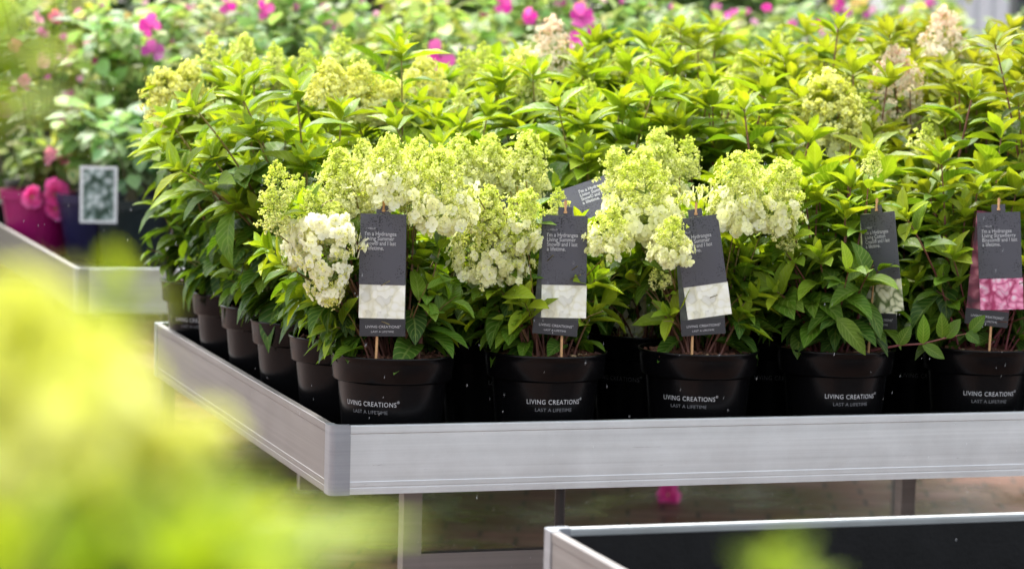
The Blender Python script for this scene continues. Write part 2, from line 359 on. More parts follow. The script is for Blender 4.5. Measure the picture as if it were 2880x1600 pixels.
GUARD = []      # picture regions of tags and blooms that no nearer leaf may cover: (x, y, rx, ry, depth)
def blocked(p, rng, q=1.0, mode=1):
    x, y, z = px(p)
    for gx, gy, rx, ry, dd in (GUARD if mode == 1 else GUARD[:NTAG]):
        if z < dd-.005 and abs(x-gx) < rx and abs(y-gy) < ry and rng.random() < q: return True
    return False

def tagblock(p):
    x, y, z = px(p)
    return any(z < dd-.03 and abs(x-gx) < rx-16 and abs(y-gy) < ry-4 for gx, gy, rx, ry, dd in GUARD[:NTAG])
def bez(p0, p1, p2, n):
    t = np.linspace(0, 1, n)[:, None]; return (1-t)**2*p0+2*t*(1-t)*p1+t*t*p2
def stem_cols(n, red):
    a = np.linspace(0, 1, n)[:, None]; lo = np.array([.16, .055, .04]) if not red else np.array([.16, .03, .035]); hi = np.array([.24, .20, .05]) if not red else np.array([.2, .08, .05])
    return lo*(1-a**2)+hi*a**2
def shoot(lg, parent, origin, p0, tip, rng, q=4, t0=.3, LL=.10, inter=.04, rosette=True, red=0, dark=0, guard=1, rad=.0024, bend=.35, lowz=None, fill=False):
    p0 = np.asarray(p0, float); tip = np.asarray(tip, float)
    h = np.linalg.norm(tip-p0)
    out = tip-p0; out[2] = 0
    p1 = p0+np.array([0, 0, 1])*h*.5+out*bend
    n = max(6, int(h/.03)); pts = bez(p0, p1, tip, n)
    for k in range(4):         # the gardener's tags stand free: stems grow behind them
        if guard and any(tagblock(q_) for q_ in pts):
            p0 = p0+np.array([0, .035, 0]); p1 = p1+np.array([0, .06, 0])
            if rosette: tip = tip+np.array([0, .05, 0])
            pts = bez(p0, p1, tip, n)
    p0[0:2] = np.clip(p0[0:2], origin[0:2]-.085, origin[0:2]+.085); pts = bez(p0, p1, tip, n)
    if fill and (blocked(tip, rng) or blocked(pts[int(n*.75)], rng)) and rng.random() < .85: return
    sg = Geo(); sg.tube(pts, np.linspace(rad, rad*.45, n), cols=stem_cols(n, red), n=5)
    sg.build('stem', M_STEM, parent, smooth=True, origin=origin)
    nn = max(3, int(h*(1-t0)/inter)); az0 = rng.random()*6.28
    nx, ny = (4, 7) if q >= 4 else ((4, 5) if q == 3 else (2, 4))
    T = nrm(pts[-1]-pts[-2])
    for i in range(nn):
        t = 1-(i+.6)*(1-t0)/nn
        fi = t*(n-1); k = min(int(fi), n-2); p = pts[k]+(pts[k+1]-pts[k])*(fi-k)
        ax = nrm(pts[k+1]-pts[k]); dist = (1-t)*h
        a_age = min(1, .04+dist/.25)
        el = math.radians(56-70*min(1, (dist/.26)**.7))+rng.uniform(-.2, .2)
        sz = LL*(.45+.55*min(1, dist/.10))*rng.uniform(.68, 1.2)
        ref = nrm(np.cross(ax, [.3, .9, .1])); bi = np.cross(ax, ref)
        for m in range(3 if (rng.random() < .25) else 2):
            az = az0+i*math.pi/2+m*(math.pi if m < 2 else 1.57)+rng.uniform(-.3, .3)
            hd = ref*math.cos(az)+bi*math.sin(az)
            d = nrm(hd*math.cos(el)+ax*math.sin(el)); d = nrm(d+np.array([0, 0, .12]))
            c = p+d*sz*.5
            if guard and (blocked(c, rng, 1, guard) or blocked(p+d*sz*.95, rng, 1, guard) or blocked(p, rng, 1, guard)): continue
            if lowz is not None and (c[2]-.02 < lowz): continue
            if rng.random() < .04: continue
            up = nrm(ax+np.array([0, 0, .6])-d*.1)
            leaf(lg, p+d*.006, d, up, sz, sz*rng.uniform(.38, .52), lcol(a_age, rng, red*.5, dark), curve=rng.uniform(.4, 1.3)*(.6+a_age*.8), fold=rng.uniform(.2, .7), rng=rng, nx=nx, ny=ny)
    if rosette and not (guard and blocked(tip, rng, 1, guard)):
        for i in range(7):
            az = az0+i*2.4; el = math.radians(74-i*9)+rng.uniform(-.1, .1)
            ref = nrm(np.cross(T, [.3, .9, .1])); bi = np.cross(T, ref)
            d = nrm((ref*math.cos(az)+bi*math.sin(az))*math.cos(el)+T*math.sin(el))
            sz = LL*(.34+.08*i)*rng.uniform(.85, 1.2)
            leaf(lg, tip-T*.004*i, d, nrm(T+np.array([0, 0, .2])), sz, sz*.42, lcol(.0+.02*i, rng, red, 0), curve=.4, fold=.5, rng=rng, nx=nx if nx == 2 else 4, ny=4)

# ------------------------------------------------------------------ flower heads (meshes shared between plants)
OCT = np.array([(1, 0, 0), (-1, 0, 0), (0, 1, 0), (0, -1, 0), (0, 0, 1), (0, 0, -1)], float)
OF = [(0, 2, 4), (2, 1, 4), (1, 3, 4), (3, 0, 4), (2, 0, 5), (1, 2, 5), (3, 1, 5), (0, 3, 5)]
def floret(g, c, n, r, col, rng, k=4):
    n = nrm(n); a = nrm(np.cross(n, [.2, .3, .9])); b = np.cross(n, a); ph = rng.random()*6
    for i in range(k):
        th = ph+i*2*math.pi/k; d = a*math.cos(th)+b*math.sin(th); s = np.cross(n, d)
        rr = r*rng.uniform(.85, 1.12); cup = rng.uniform(-.1, .35)
        P = []
        for (u, v) in ((0, .05), (-.42, .38), (0, .45), (.42, .38), (-.52, .72), (0, .78), (.52, .72), (-.25, 1.0), (.25, 1.0)):
            P.append(c+d*v*rr+s*u*rr+n*(cup*v*v*rr+abs(u)*.12*rr))
        g.add(P, [(0, 2, 1), (0, 3, 2), (1, 2, 5, 4), (2, 3, 6, 5), (4, 5, 8, 7), (5, 6, 8)], np.asarray(col)*rng.uniform(.92, 1.05))
    g.add(c+n*.0012+OCT*.0011, OF, (.5, .55, .15))
def panicle(name, L, R, seed, fl_frac, fl_top, bud, florc, fr=.0108, nb=150, budr=.0022, droop=0, airy=0, per=11):
    rng = random.Random(seed); g = Geo()
    g.tube([(0, 0, -.03), (0, 0, L*.5), (0, 0, L*.97)], [.0018, .0013, .0006], (.3, .4, .1), n=5)
    for i in range(nb):
        t = (i+rng.random())/nb; t = t**1.25
        th = i*2.39996+rng.uniform(-.4, .4)
        env = R*(1.0-t**1.9)**.75*(1 if t > .15 else .72+t*1.9)*(1+.2*math.sin(th*3+seed)*math.sin(t*11+seed*2)+.1*math.sin(th*5+t*23))
        depth = rng.random()**.45
        rr = env*(depth if not airy else rng.uniform(.25, 1))*rng.uniform(.86, 1.14)+.002
        hd = np.array([math.cos(th), math.sin(th), 0]); z = t*L+rng.uniform(-.006, .006)
        c = hd*rr+np.array([0, 0, z-droop*rr*.6])
        st = np.array([0, 0, max(-.01, z-rr*.55)])
        if i % 2 == 0 or airy: g.tube([st, c], [.0009, .0005], (.35, .45, .12), n=3, cap=False)
        base = np.array(bud); tt = min(1, max(0, t*1.1+rng.uniform(-.2, .2))); bc = base[0]*(1-tt)+base[1]*tt
        nrm_ = nrm(hd+np.array([0, 0, .35]))
        if t < fl_top and rng.random() < fl_frac and depth > .45:
            for q in range(2):
                cc = c+np.array([rng.uniform(-1, 1), rng.uniform(-1, 1), rng.uniform(-1, 1)])*.008*(q > 0)+nrm_*.004
                m = rng.random(); fc = np.array(florc[0])*m+np.array(florc[1])*(1-m)
                dn = nrm_+np.array([rng.uniform(-.5, .5), rng.uniform(-.5, .5), rng.uniform(-.5, .4)])*.8
                floret(g, cc, dn, fr*rng.uniform(.75, 1.15)*(1-.35*t), fc, rng)
        if not airy and rng.random() < .8:      # small unopened florets, lime at the tip and cream lower down
            for q in range(3):
                o = np.array([rng.gauss(0, 1), rng.gauss(0, 1), rng.gauss(0, 1)])*.005
                floret(g, c+o+nrm_*.004, nrm_+o*70, .0045*rng.uniform(.7, 1.3), np.clip(bc*1.08+np.array([.03, .03, .08]), 0, .92), rng, k=3)
        for k in range(per):
            o = np.array([rng.gauss(0, 1), rng.gauss(0, 1), rng.gauss(0, 1)]); o = o/np.linalg.norm(o)*rng.uniform(.3, 1)*(.0085 if not airy else .007)
            if t > .93: o *= .5
            g.add(c+o+OCT*budr*rng.uniform(.6, 1.3), OF, np.clip(bc*rng.uniform(.8, 1.15), 0, 1))
    me = g.build(name, M_PETAL, smooth=False)
    m = me.data; bpy.data.objects.remove(me); return m
GB = [(.90, .90, .50), (.76, .83, .15)]; CB = [(.93, .90, .40), (.84, .85, .22)]; PB = [(.90, .78, .62), (.88, .66, .52)]
HEADS = {
    'A': [panicle('flower_head', .12, .056, 10+i, .12, .25, GB, ((.82, .82, .5), (.8, .8, .42)), nb=210, budr=.0027) for i in range(3)],
    'B': [panicle('flower_head', .14, .068, 20+i, .9, .5, GB, ((.93, .93, .74), (.91, .92, .52)), nb=185, fr=.0125, budr=.0027) for i in range(4)],
    'C': [panicle('flower_head', .17, .066, 30+i, .97, .93, CB, ((.93, .93, .82), (.92, .91, .68)), fr=.0145, nb=150, per=4) for i in range(2)],
    'D': [panicle('flower_head', .13, .060, 40+i, .55, .95, PB, ((.90, .82, .72), (.90, .86, .74)), fr=.006, nb=170, budr=.0018, per=6) for i in range(2)],
    'E': [panicle('flower_head', .11, .066, 50+i, .1, .3, CB, ((.9, .9, .55), (.9, .9, .5)), nb=200, budr=.0027, airy=0) for i in range(2)],
    'F': [panicle('flower_head', .11, .066, 70+i, .6, .6, [(.90, .88, .25), (.80, .82, .12)], ((.9, .9, .42), (.86, .88, .3)), nb=160, budr=.003) for i in range(2)],
    'S': [panicle('flower_head', .07, .035, 60+i, 0, 0, GB, ((.8, .8, .4),)*2, nb=60, airy=1, per=12) for i in range(3)],
}
HL = {'A': .12, 'B': .14, 'C': .17, 'D': .13, 'E': .11, 'F': .11, 'S': .07}; HR = {'A': .048, 'B': .055, 'C': .055, 'D': .05, 'E': .055, 'S': .035}
def place_head(root, origin, kind, c, axis, size, rng, rngk=None):
    """c = centre, axis = direction of the tip, size = length in metres"""
    s = size/HL[kind]; axis = Vector(nrm(axis)); q = axis.to_track_quat('Z', 'Y')
    M = Matrix.Translation(Vector(c)-axis*size*.45) @ q.to_matrix().to_4x4() @ Matrix.Rotation(rng.random()*6.28, 4, 'Z') @ Matrix.Diagonal((s*rng.uniform(.95, 1.05), s, s, 1))
    return inst('flower_head', rng.choice(HEADS[kind]), root, M, origin), np.array(Vector(c)-axis*size*.62)

# ------------------------------------------------------------------ lettering
def text_mesh(s, size, spacing=1.0, width=None, offset=0):
    cu = bpy.data.curves.new('t', 'FONT'); cu.body = s; cu.size = size; cu.space_character = spacing; cu.resolution_u = 3
    cu.offset = offset
    o = bpy.data.objects.new('t', cu); COL.objects.link(o); dg = bpy.context.evaluated_depsgraph_get(); dg.update()
    me = bpy.data.meshes.new_from_object(o.evaluated_get(dg)); v = np.array([x.co[:] for x in me.vertices]); f = [tuple(p.vertices) for p in me.polygons]
    bpy.data.objects.remove(o); bpy.data.curves.remove(cu); bpy.data.meshes.remove(me)
    return v, f
def line(g, s, size, x, z, y, align='L', width=None, spacing=1.0, col=(1, 1, 1), offset=0):
    v, f = text_mesh(s, size, spacing, offset=offset)
    w_ = v[:, 0].max()-v[:, 0].min(); k = (width/w_) if width else 1
    X = (v[:, 0]-v[:, 0].min())*k
    X = X+x if align == 'L' else X+x-w_*k/2
    g.add(np.stack([X, np.full_like(X, y), v[:, 1]+z], 1), f, col)
def reg(g, x, z, y, r):   # registered mark: small ring with an R
    n = 14; vs = []
    for rr in (r, r*.78):
        for k in range(n): vs.append((x+rr*math.cos(2*math.pi*k/n), y, z+rr*math.sin(2*math.pi*k/n)))
    g.add(vs, [(k, (k+1) % n, n+(k+1) % n, n+k) for k in range(n)])
    line(g, 'R', r*1.5, x, z-r*.5, y, 'C')
def bend(g, rfun, ang):
    """wrap flat lettering (x across, z up) round a pot"""
    for i, v in enumerate(g.v):
        th = v[:, 0]/.094+ang; r = rfun(v[:, 2])+.0006
        g.v[i] = np.stack([r*np.cos(th), r*np.sin(th), v[:, 2]], 1)

# ------------------------------------------------------------------ pots
FL = -.0925     # height of the bench liner
PH = .2015; RIM = FL+PH
def rfun(z): return .081+(.0955-.081)*np.clip(z/.155, 0, 1)
PROF = [(.0, 0.001), (.070, .001), (.078, .0), (.081, .006)]+[(float(rfun(z)), z) for z in (.03, .07, .11, .153)]+[(.0955, .1545), (.103, .1555), (.1045, .158), (.1075, .188), (.1085, .196), (.1105, .1985), (.1105, .2015), (.1075, .2015), (.1055, .196), (.104, .170), (.094, .165)]
_g = Geo(); _g.lathe(PROF, 64); _o = _g.build('pot', M_POT, smooth=True); POTM = _o.data; bpy.data.objects.remove(_o)
def soil_mesh(seed, chips):
    rng = random.Random(seed); g = Geo(); n = 40; vs = [(0, 0, .187)]
    for j in range(1, 7):
        for k in range(n):
            th = 6.283*k/n; r = .1035*j/6; vs.append((r*math.cos(th), r*math.sin(th), .186+rng.uniform(-.003, .003)-(.004 if j == 6 else 0)))
    fs = [(0, 1+k, 1+(k+1) % n) for k in range(n)]+[(1+(j-1)*n+k, 1+j*n+k, 1+j*n+(k+1) % n, 1+(j-1)*n+(k+1) % n) for j in range(1, 6) for k in range(n)]
    g.add(vs, fs, (.025, .014, .010))
    for i in range(chips):
        r = .1*math.sqrt(rng.random()); th = rng.random()*6.28; c = np.array([r*math.cos(th), r*math.sin(th), .189+rng.uniform(0, .006)])
        a = nrm([rng.uniform(-1, 1), rng.uniform(-1, 1), rng.uniform(-.4, .4)]); b = nrm(np.cross(a, [rng.uniform(-.3, .3), .1, 1])); n_ = np.cross(a, b)
        l, w_, h = rng.uniform(.003, .0085), rng.uniform(.0015, .004), rng.uniform(.0006, .0016)
        P = [c+a*l*i1+b*w_*i2*(.6 if i1 > 0 else 1)+n_*h*i3 for i3 in (-1, 1) for i1, i2 in ((-1, -1), (1, -1), (1, 1), (-1, 1))]
        m = rng.random(); col = np.array([.06, .022, .014])*(1-m)+np.array([.20, .085, .05])*m
        if rng.random() < .05: col = np.array([.45, .32, .18])
        g.add(P, [(0, 3, 2, 1), (4, 5, 6, 7), (0, 1, 5, 4), (1, 2, 6, 5), (2, 3, 7, 6), (3, 0, 4, 7)], col)
    o = g.build('soil', M_SOIL); m = o.data; bpy.data.objects.remove(o); return m
SOILS = [soil_mesh(i, 520) for i in range(2)]+[soil_mesh(9, 120)]
_l1 = Geo(); line(_l1, 'LIVING CREATIONS', .0118, 0, 0, 0, 'C', width=.099, spacing=1.12); _w1 = None
reg(_l1, .0527, .0085, 0, .0022)
_l2 = Geo(); line(_l2, 'LAST A LIFETIME', .0085, 0, 0, 0, 'C', width=.068, spacing=1.05)
def letter_mesh(src, z, mat):
    g = Geo(); g.v = [v.copy()+np.array([0, 0, z]) for v in src.v]; g.f = list(src.f); g.c = src.c; g.a = src.a; g.n = src.n
    bend(g, rfun, 0); o = g.build('lettering', mat); m = o.data; bpy.data.objects.remove(o); return m
L1M = letter_mesh(_l1, .116, M_WHITE); L2M = letter_mesh(_l2, .103, M_GREYP); L3M = letter_mesh(_l1, .116, simple('faint_print', (.05, .05, .055), .5))
def pot(root, loc, text_off, soil=0, rng=random, faint=False):
    """black pot with its print turned text_off degrees from facing the camera"""
    pz = rng.random()*6; p = inst('pot', POTM, root, Matrix.Rotation(pz, 4, 'Z'))
    s = inst('soil', SOILS[soil], root, Matrix.Rotation(rng.random()*6, 4, 'Z'))
    if text_off is not None:
        a = math.atan2(CAM[1]-loc[1], CAM[0]-loc[0])+math.radians(text_off)
        for m in ((L3M,) if faint else (L1M, L2M)):
            inst('lettering', m, p, Matrix.Rotation(a-pz, 4, 'Z'))

# ------------------------------------------------------------------ guards: tags and hero blooms
TAGS = [(965, 690, 78, 170), (1415, 690, 84, 170), (1772, 690, 82, 170), (2222, 600, 34, 50), (2236, 735, 30, 34), (2508, 680, 74, 165)]
for x, y, rx, ry in TAGS: GUARD.append((x, y, rx, ry, px(at(x, y, .125))[2]))

NTAG = len(GUARD)
# ------------------------------------------------------------------ the hydrangeas
XS = [.144, .426, .719, .990, 1.284, 1.572, 1.86, 2.15]
# blooms read from the photograph: row, x, y, length in px, kind, tilt (deg, + = tip right), toward camera lean
BL = [
 (0, 822, 650, 215, 'C', 172, .25), (0, 745, 615, 120, 'C', 190, .3), (0, 978, 432, 175, 'B', 0, .15), (0, 862, 470, 175, 'A', -8, .1), (0, 1108, 480, 215, 'B', -4, .25),
 (0, 700, 465, 95, 'S', -5, .1), (0, 690, 535, 95, 'S', -12, .2), (0, 842, 562, 105, 'B', 0, .3), (0, 800, 545, 130, 'B', -20, .2), (0, 1045, 410, 120, 'A', 10, 0),
 (0, 1225, 620, 190, 'B', 8, .35), (0, 1305, 555, 160, 'B', 20, .25), (0, 1285, 640, 125, 'B', 10, .4), (0, 1533, 585, 125, 'B', 12, .3), (0, 1405, 515, 70, 'S', 0, .2), (0, 1180, 560, 120, 'B', -10, .1), (0, 1225, 530, 120, 'A', 5, .2),
 (0, 1625, 500, 230, 'B', -6, .2), (0, 1560, 440, 130, 'A', -14, .1), (0, 1690, 608, 125, 'B', 4, .35), (0, 1850, 485, 190, 'B', 0, .25), (0, 1950, 495, 190, 'B', 18, .25), (0, 1890, 425, 90, 'S', 5, 0), (0, 1660, 690, 70, 'S', -10, .3), (0, 1985, 600, 60, 'S', 10, .1),
 (1, 1160, 425, 150, 'A', -8, 0), (1, 1228, 415, 140, 'A', 3, 0), (1, 1320, 420, 160, 'A', 10, 0), (1, 1290, 480, 130, 'B', 0, .2), (1, 1655, 420, 175, 'A', 0, 0), (1, 1600, 800, 170, 'C', 175, .1), (1, 1730, 400, 90, 'S', 0, 0), (1, 920, 410, 110, 'A', -10, 0), (1, 745, 500, 100, 'S', 0, 0),
 (2, 2085, 290, 190, 'E', 0, .1), (2, 2160, 300, 110, 'S', 15, 0), (1, 2325, 350, 80, 'S', 12, .1), (0, 2195, 410, 60, 'S', 12, .1),
 (3, 2250, 235, 200, 'D', 0, .1), (4, 2372, 115, 160, 'D', 0, 0), (5, 1388, 130, 150, 'D', 0, .1), (5, 1668, 125, 120, 'S', 0, 0), (5, 1960, 120, 90, 'S', 0, 0), (4, 1868, 200, 110, 'A', 0, 0), (4, 2140, 150, 60, 'S', 0, 0),
 (4, 425, 245, 130, 'E', -20, .1), (4, 470, 225, 120, 'E', 5, .1), (5, 533, 135, 85, 'S', 0, 0), (5, 608, 145, 100, 'A', 10, 0), (5, 690, 172, 100, 'S', 0, 0), (5, 765, 172, 95, 'S', 5, 0), (5, 860, 150, 100, 'S', 0, 0),
 (4, 690, 150, 60, 'S', 0, 0), (3, 830, 215, 110, 'E', 0, .1), (3, 905, 235, 130, 'E', 0, .1), (3, 975, 265, 110, 'E', 18, .1), (4, 1065, 205, 110, 'E', 0, 0), (5, 1170, 180, 90, 'S', 0, 0), (5, 1215, 165, 90, 'S', 0, 0), (4, 1235, 205, 100, 'S', 0, 0),
 (4, 1310, 205, 130, 'E', 5, 0), (3, 1160, 270, 70, 'A', 0, 0), (3, 1330, 240, 100, 'A', 0, 0), (4, 1560, 165, 80, 'S', 0, 0), (3, 1480, 245, 70, 'S', 0, 0), (5, 1765, 140, 80, 'S', 0, 0), (3, 1975, 265, 90, 'S', 0, 0), (5, 2050, 175, 70, 'S', 0, 0), (2, 1845, 310, 70, 'S', 0, 0),
]
ROWY = [.138+.2696*i for i in range(6)]
def rowx(c, r): return XS[c]-.008*r
HEROES = {}
for b in BL:
    b = b[:3]+(b[3]*(.93 if b[0] < 2 and b[4] in 'AB' else 1),)+b[4:]
    r = b[0]; Y = ROWY[r]-(.05 if r == 0 else 0)
    if r == 0: Y += {822: -.03, 745: 0.03, 862: .05, 842: .0, 1108: -.03, 700: .02, 1045: .06, 1690: -.09, 1533: -.05, 1625: .03, 1560: .1, 1890: .08, 1180: .08, 1225: .0}.get(b[1], 0)
    c = at(b[1], b[2], Y)
    col = min(range(8), key=lambda k: abs(rowx(k, r)-c[0]))
    HEROES.setdefault((r, col), []).append((b, c))
    L = b[3]/S*S
    if b[4] != 'S' and r <= 3: GUARD.append((b[1], b[2], b[3]*.40, b[3]*.42, px(c)[2]-.02))
EXTRA = {}
for r, x, y in [(1, 2500, 100), (1, 2452, 220), (1, 2560, 240), (1, 2590, 120), (3, 2110, 62), (3, 2075, 130), (5, 1000, 98), (5, 1800, 75), (5, 1755, 100), (5, 1550, 108), (4, 1640, 105), (5, 880, 185), (4, 1440, 215), (4, 1500, 190), (2, 745, 222), (2, 600, 228), (2, 1400, 250),
                (2, 1780, 235), (2, 1560, 250), (3, 1010, 125), (2, 2235, 190), (2, 2400, 200), (2, 480, 262), (2, 1230, 268), (2, 990, 300), (1, 1870, 262), (1, 2040, 330), (3, 1340, 180), (3, 1700, 165), (4, 2300, 150), (3, 2380, 170), (4, 1920, 150), (2, 1100, 290), (2, 860, 275), (2, 1650, 215), (3, 600, 190), (4, 640, 185), (4, 560, 195), (5, 730, 190), (5, 660, 200), (5, 810, 180), (4, 900, 205), (5, 930, 200), (5, 1120, 190), (4, 415, 215), (5, 470, 195), (3, 420, 300), (3, 390, 360), (2, 440, 420), (2, 520, 380), (2, 640, 330), (2, 1930, 215)]:
    c = at(x, y, .138+.2696*r)[0]; EXTRA.setdefault((r, min(range(8), key=lambda k: abs(XS[k]-.008*r-c))), []).append((x, y))
TIPS = {  # leafy shoot tips of the front plants, read from the photograph
 (0, 3): [(2127, 523, .02), (1960, 594, .04), (2060, 640, 0), (1905, 640, .1), (2200, 600, .12), (2110, 450, .2), (2010, 480, .2), (1860, 700, .05), (2230, 700, .05), (2160, 700, -.02), (2140, 360, .15), (2230, 430, .2), (2050, 420, .2), (1950, 730, .0)],
 (0, 4): [(2273, 538, -.02), (2367, 388, .08), (2393, 635, .0), (2430, 523, .06), (2560, 470, .1), (2470, 420, .16), (2330, 470, .1), (2590, 650, 0), (2300, 700, .1), (2640, 560, .1), (2520, 330, .2), (2440, 740, .08), (2620, 740, 0)],
 (0, 0): [(905, 468, -.04), (1052, 400, .02), (770, 520, -.02), (700, 660, .05), (660, 620, .12), (1060, 640, .02), (1090, 720, 0), (860, 700, .05), (790, 760, .02), (1030, 560, .1), (740, 740, .12), (1120, 600, .14), (925, 500, .12), (860, 600, .1), (1040, 770, -.02), (880, 790, 0), (760, 520, .05), (1000, 590, .12), (830, 820, .02), (1110, 800, .06)],
 (0, 1): [(1243, 462, .0), (1205, 500, -.03), (1250, 720, .0), (1210, 640, .14), (1500, 700, .0), (1530, 760, .05), (1320, 760, -.02), (1460, 560, .1), (1215, 480, .02), (1290, 800, 0), (1560, 650, .1), (1400, 640, .12), (1190, 770, .1), (1340, 690, .05), (1490, 790, .02)],
 (0, 2): [(1735, 450, .02), (1590, 700, .05), (1600, 640, .12), (1640, 760, .0), (1880, 640, .05), (1900, 740, .0), (1700, 700, .05), (1840, 600, .1), (1560, 540, .1), (1930, 680, .08), (1870, 790, .0), (1680, 790, .0), (1800, 560, .14)],
}
ORD = ['first', 'second', 'third', 'fourth', 'fifth', 'sixth', 'seventh', 'eighth']
FRONT = ['hydrangea at the near corner of the bench with cream blooms, one hanging white',
         'second front hydrangea from the corner, cream blooms both sides of its upright tag',
         'front hydrangea with a cream bloom overlapping the words on its tilted tag',
         'leafy front hydrangea without blooms, low twig reaching over the next pot',
         'leafy red stemmed front hydrangea beside the tag with a pink flower picture',
         'green hydrangea at the right edge of the photo in the front row']
def make_plant(r, c):
    X, Y = rowx(c, r), ROWY[r]; rng = random.Random(r*31+c*7+5)
    X += rng.uniform(-.008, .008) if r else 0
    heads = HEROES.get((r, c), [])
    lab = FRONT[c] if r == 0 and c < 6 else 'green hydrangea in black pot, %s row from front, %s from left rail%s' % (ORD[r], ORD[c], ', in bloom' if any(h[0][4] in 'ABCDE' for h in heads) else '')
    root = empty('potted_hydrangea', (X, Y, FL), lab, 'hydrangea', 'potted hydrangeas on the bench')
    org = np.array([X, Y, FL])
    toff = {(0, 0): -25, (0, 1): 11, (0, 2): -10, (0, 3): 20, (0, 4): 14}.get((r, c), rng.uniform(-70, 70) if (c == 0 or r == 1) else None)
    if c == 0 and r in (1, 2, 3, 4): toff = [0, 38, 42, 50, 45][r]
    pot(root, (X, Y), toff, (c % 2) if r == 0 else 2, rng, faint=r > 0 and c > 0)
    lg = Geo(); q = 4 if r < 2 else (3 if r < 4 else 3)
    sz = FL+.187
    red = .0 if X < .85 else min(.55, (X-.85)*.6)
    short = r < 2 and c < 3
    def base(tx, ty):
        d = np.array([tx-X, ty-Y]); n = np.linalg.norm(d); d = d/n if n > 1e-6 else d
        k = rng.uniform(.01, .05); return np.array([X+d[0]*k+rng.uniform(-.012, .012), Y+d[1]*k+rng.uniform(-.012, .012), sz])
    for b, cc in heads:
        lean = b[6]; a = math.radians(b[5])
        ax = CR*math.sin(a)+np.array([0, 0, 1.0])*math.cos(a)-CF*lean
        size = b[3]*S/FPX*px(cc)[2]
        o, st = place_head(root, org, b[4], cc, ax, size, rng)
        if abs(b[5]) > 90:      # hanging bloom: its stem arches over from above
            top = st+np.array([0, 0, .02]); p0 = base(cc[0], cc[1]); mid = (p0+top)/2+np.array([0, 0, .16])
            pts = bez(p0, mid+np.array([0, 0, .03]), st, 12); sg = Geo(); sg.tube(pts, np.linspace(.0026, .0014, 12), cols=stem_cols(12, red), n=5); sg.build('stem', M_STEM, root, smooth=True, origin=org)
        else:
            shoot(lg, root, org, base(st[0], st[1]), st, rng, q, t0=.25, LL=.08, rosette=False, red=red, dark=.12 if short else 0)
    if (r, c) in TIPS:
        for tx, ty, dy in TIPS[(r, c)]:
            p = at(tx, ty, Y+dy-.05)
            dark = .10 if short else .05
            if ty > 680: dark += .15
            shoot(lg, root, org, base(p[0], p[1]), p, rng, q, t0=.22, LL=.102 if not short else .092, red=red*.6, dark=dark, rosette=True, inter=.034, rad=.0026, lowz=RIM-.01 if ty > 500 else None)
    # filling shoots
    H = [.40, .36, .52, .56, .56, .56][r]+ (0 if c < 3 else (.08 if r < 2 else .05))+(.02*max(0, c-3))
    if r > 1 and c <= 1: H -= .05
    if r == 5: H += .02
    ns = (8 if r == 0 else (18 if r == 1 else 21))
    if (r, c) in TIPS: H = min(H, .42); ns = 8
    for i in range(ns):
        th = rng.random()*6.28; rr = (.16 if r else .13)*math.sqrt((i+.5)/ns)
        zt = RIM+(H-.10)*rng.uniform(.80, 1.04)*(1-.22*(i/ns)**2)-.02
        if r == 0: rr *= .8; zt = RIM+H*rng.uniform(.35, .75)
        tx, ty = X+rr*math.cos(th), Y+rr*math.sin(th)
        if r > 1: zt += rng.uniform(-.07, .055)
        if r == 0: ty = Y+abs(rr*math.sin(th))*.9
        if tx < .02-.13: tx = -.11
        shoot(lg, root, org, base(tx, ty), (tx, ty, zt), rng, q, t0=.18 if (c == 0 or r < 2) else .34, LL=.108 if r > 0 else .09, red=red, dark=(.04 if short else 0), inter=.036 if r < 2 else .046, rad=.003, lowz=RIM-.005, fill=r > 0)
    for (tx, ty) in EXTRA.get((r, c), []):
        p = at(tx, ty, Y+rng.uniform(-.08, .06)); shoot(lg, root, org, base(p[0], p[1]), p, rng, q, t0=.12, LL=.108, red=red*1.2, inter=.046, rad=.0034, bend=.15, guard=2)
    if c == 0 or r < 2:        # low old leaves round the skirt
        for i in range(12):
            th = rng.random()*6.28; rr = rng.uniform(.09, .16); z = RIM+rng.uniform(.05, .18)
            tx, ty = X+rr*math.cos(th), Y+rr*math.sin(th)
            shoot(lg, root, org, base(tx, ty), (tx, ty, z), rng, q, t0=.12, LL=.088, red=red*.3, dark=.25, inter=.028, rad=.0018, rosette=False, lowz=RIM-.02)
    if (r, c) == (0, 3):       # the low twig reaching over to the next pot
        pts = [org+np.array([.02, -.02, .187])]+[at(x, y, .02) for x, y in ((2262, 868), (2320, 865), (2380, 850), (2450, 835))]
        sg = Geo(); sg.tube(pts, [.0022, .0019, .0016, .0013, .001], cols=stem_cols(5, .3), n=5); sg.build('stem', M_STEM, root, smooth=True, origin=org)
        for (x, y, tx, ty) in ((2320, 865, 2330, 790), (2320, 867, 2385, 905), (2370, 850, 2370, 785), (2380, 850, 2420, 800), (2430, 838, 2470, 860), (2440, 835, 2480, 790), (2262, 868, 2290, 815)):
            a_, b_ = at(x, y, .02), at(tx, ty, .0); leaf(lg, a_, b_-a_, nrm(-CF+np.array([0, 0, .5])), np.linalg.norm(b_-a_)*.92, .024, lcol(.6, rng), .4, .3, rng)
        a_, b_ = at(2105, 800, .02), at(2188, 884, -.02); leaf(lg, a_, b_-a_, nrm(-CF+np.array([0, 0, .5])), np.linalg.norm(b_-a_), .036, lcol(.45, rng), .4, .3, rng)
    lg.build('foliage', M_LEAF, root, smooth=True, origin=org)
COLS = [6, 6, 7, 7, 8, 8]
for r in range(6):
    for c in range(COLS[r]): make_plant(r, c)

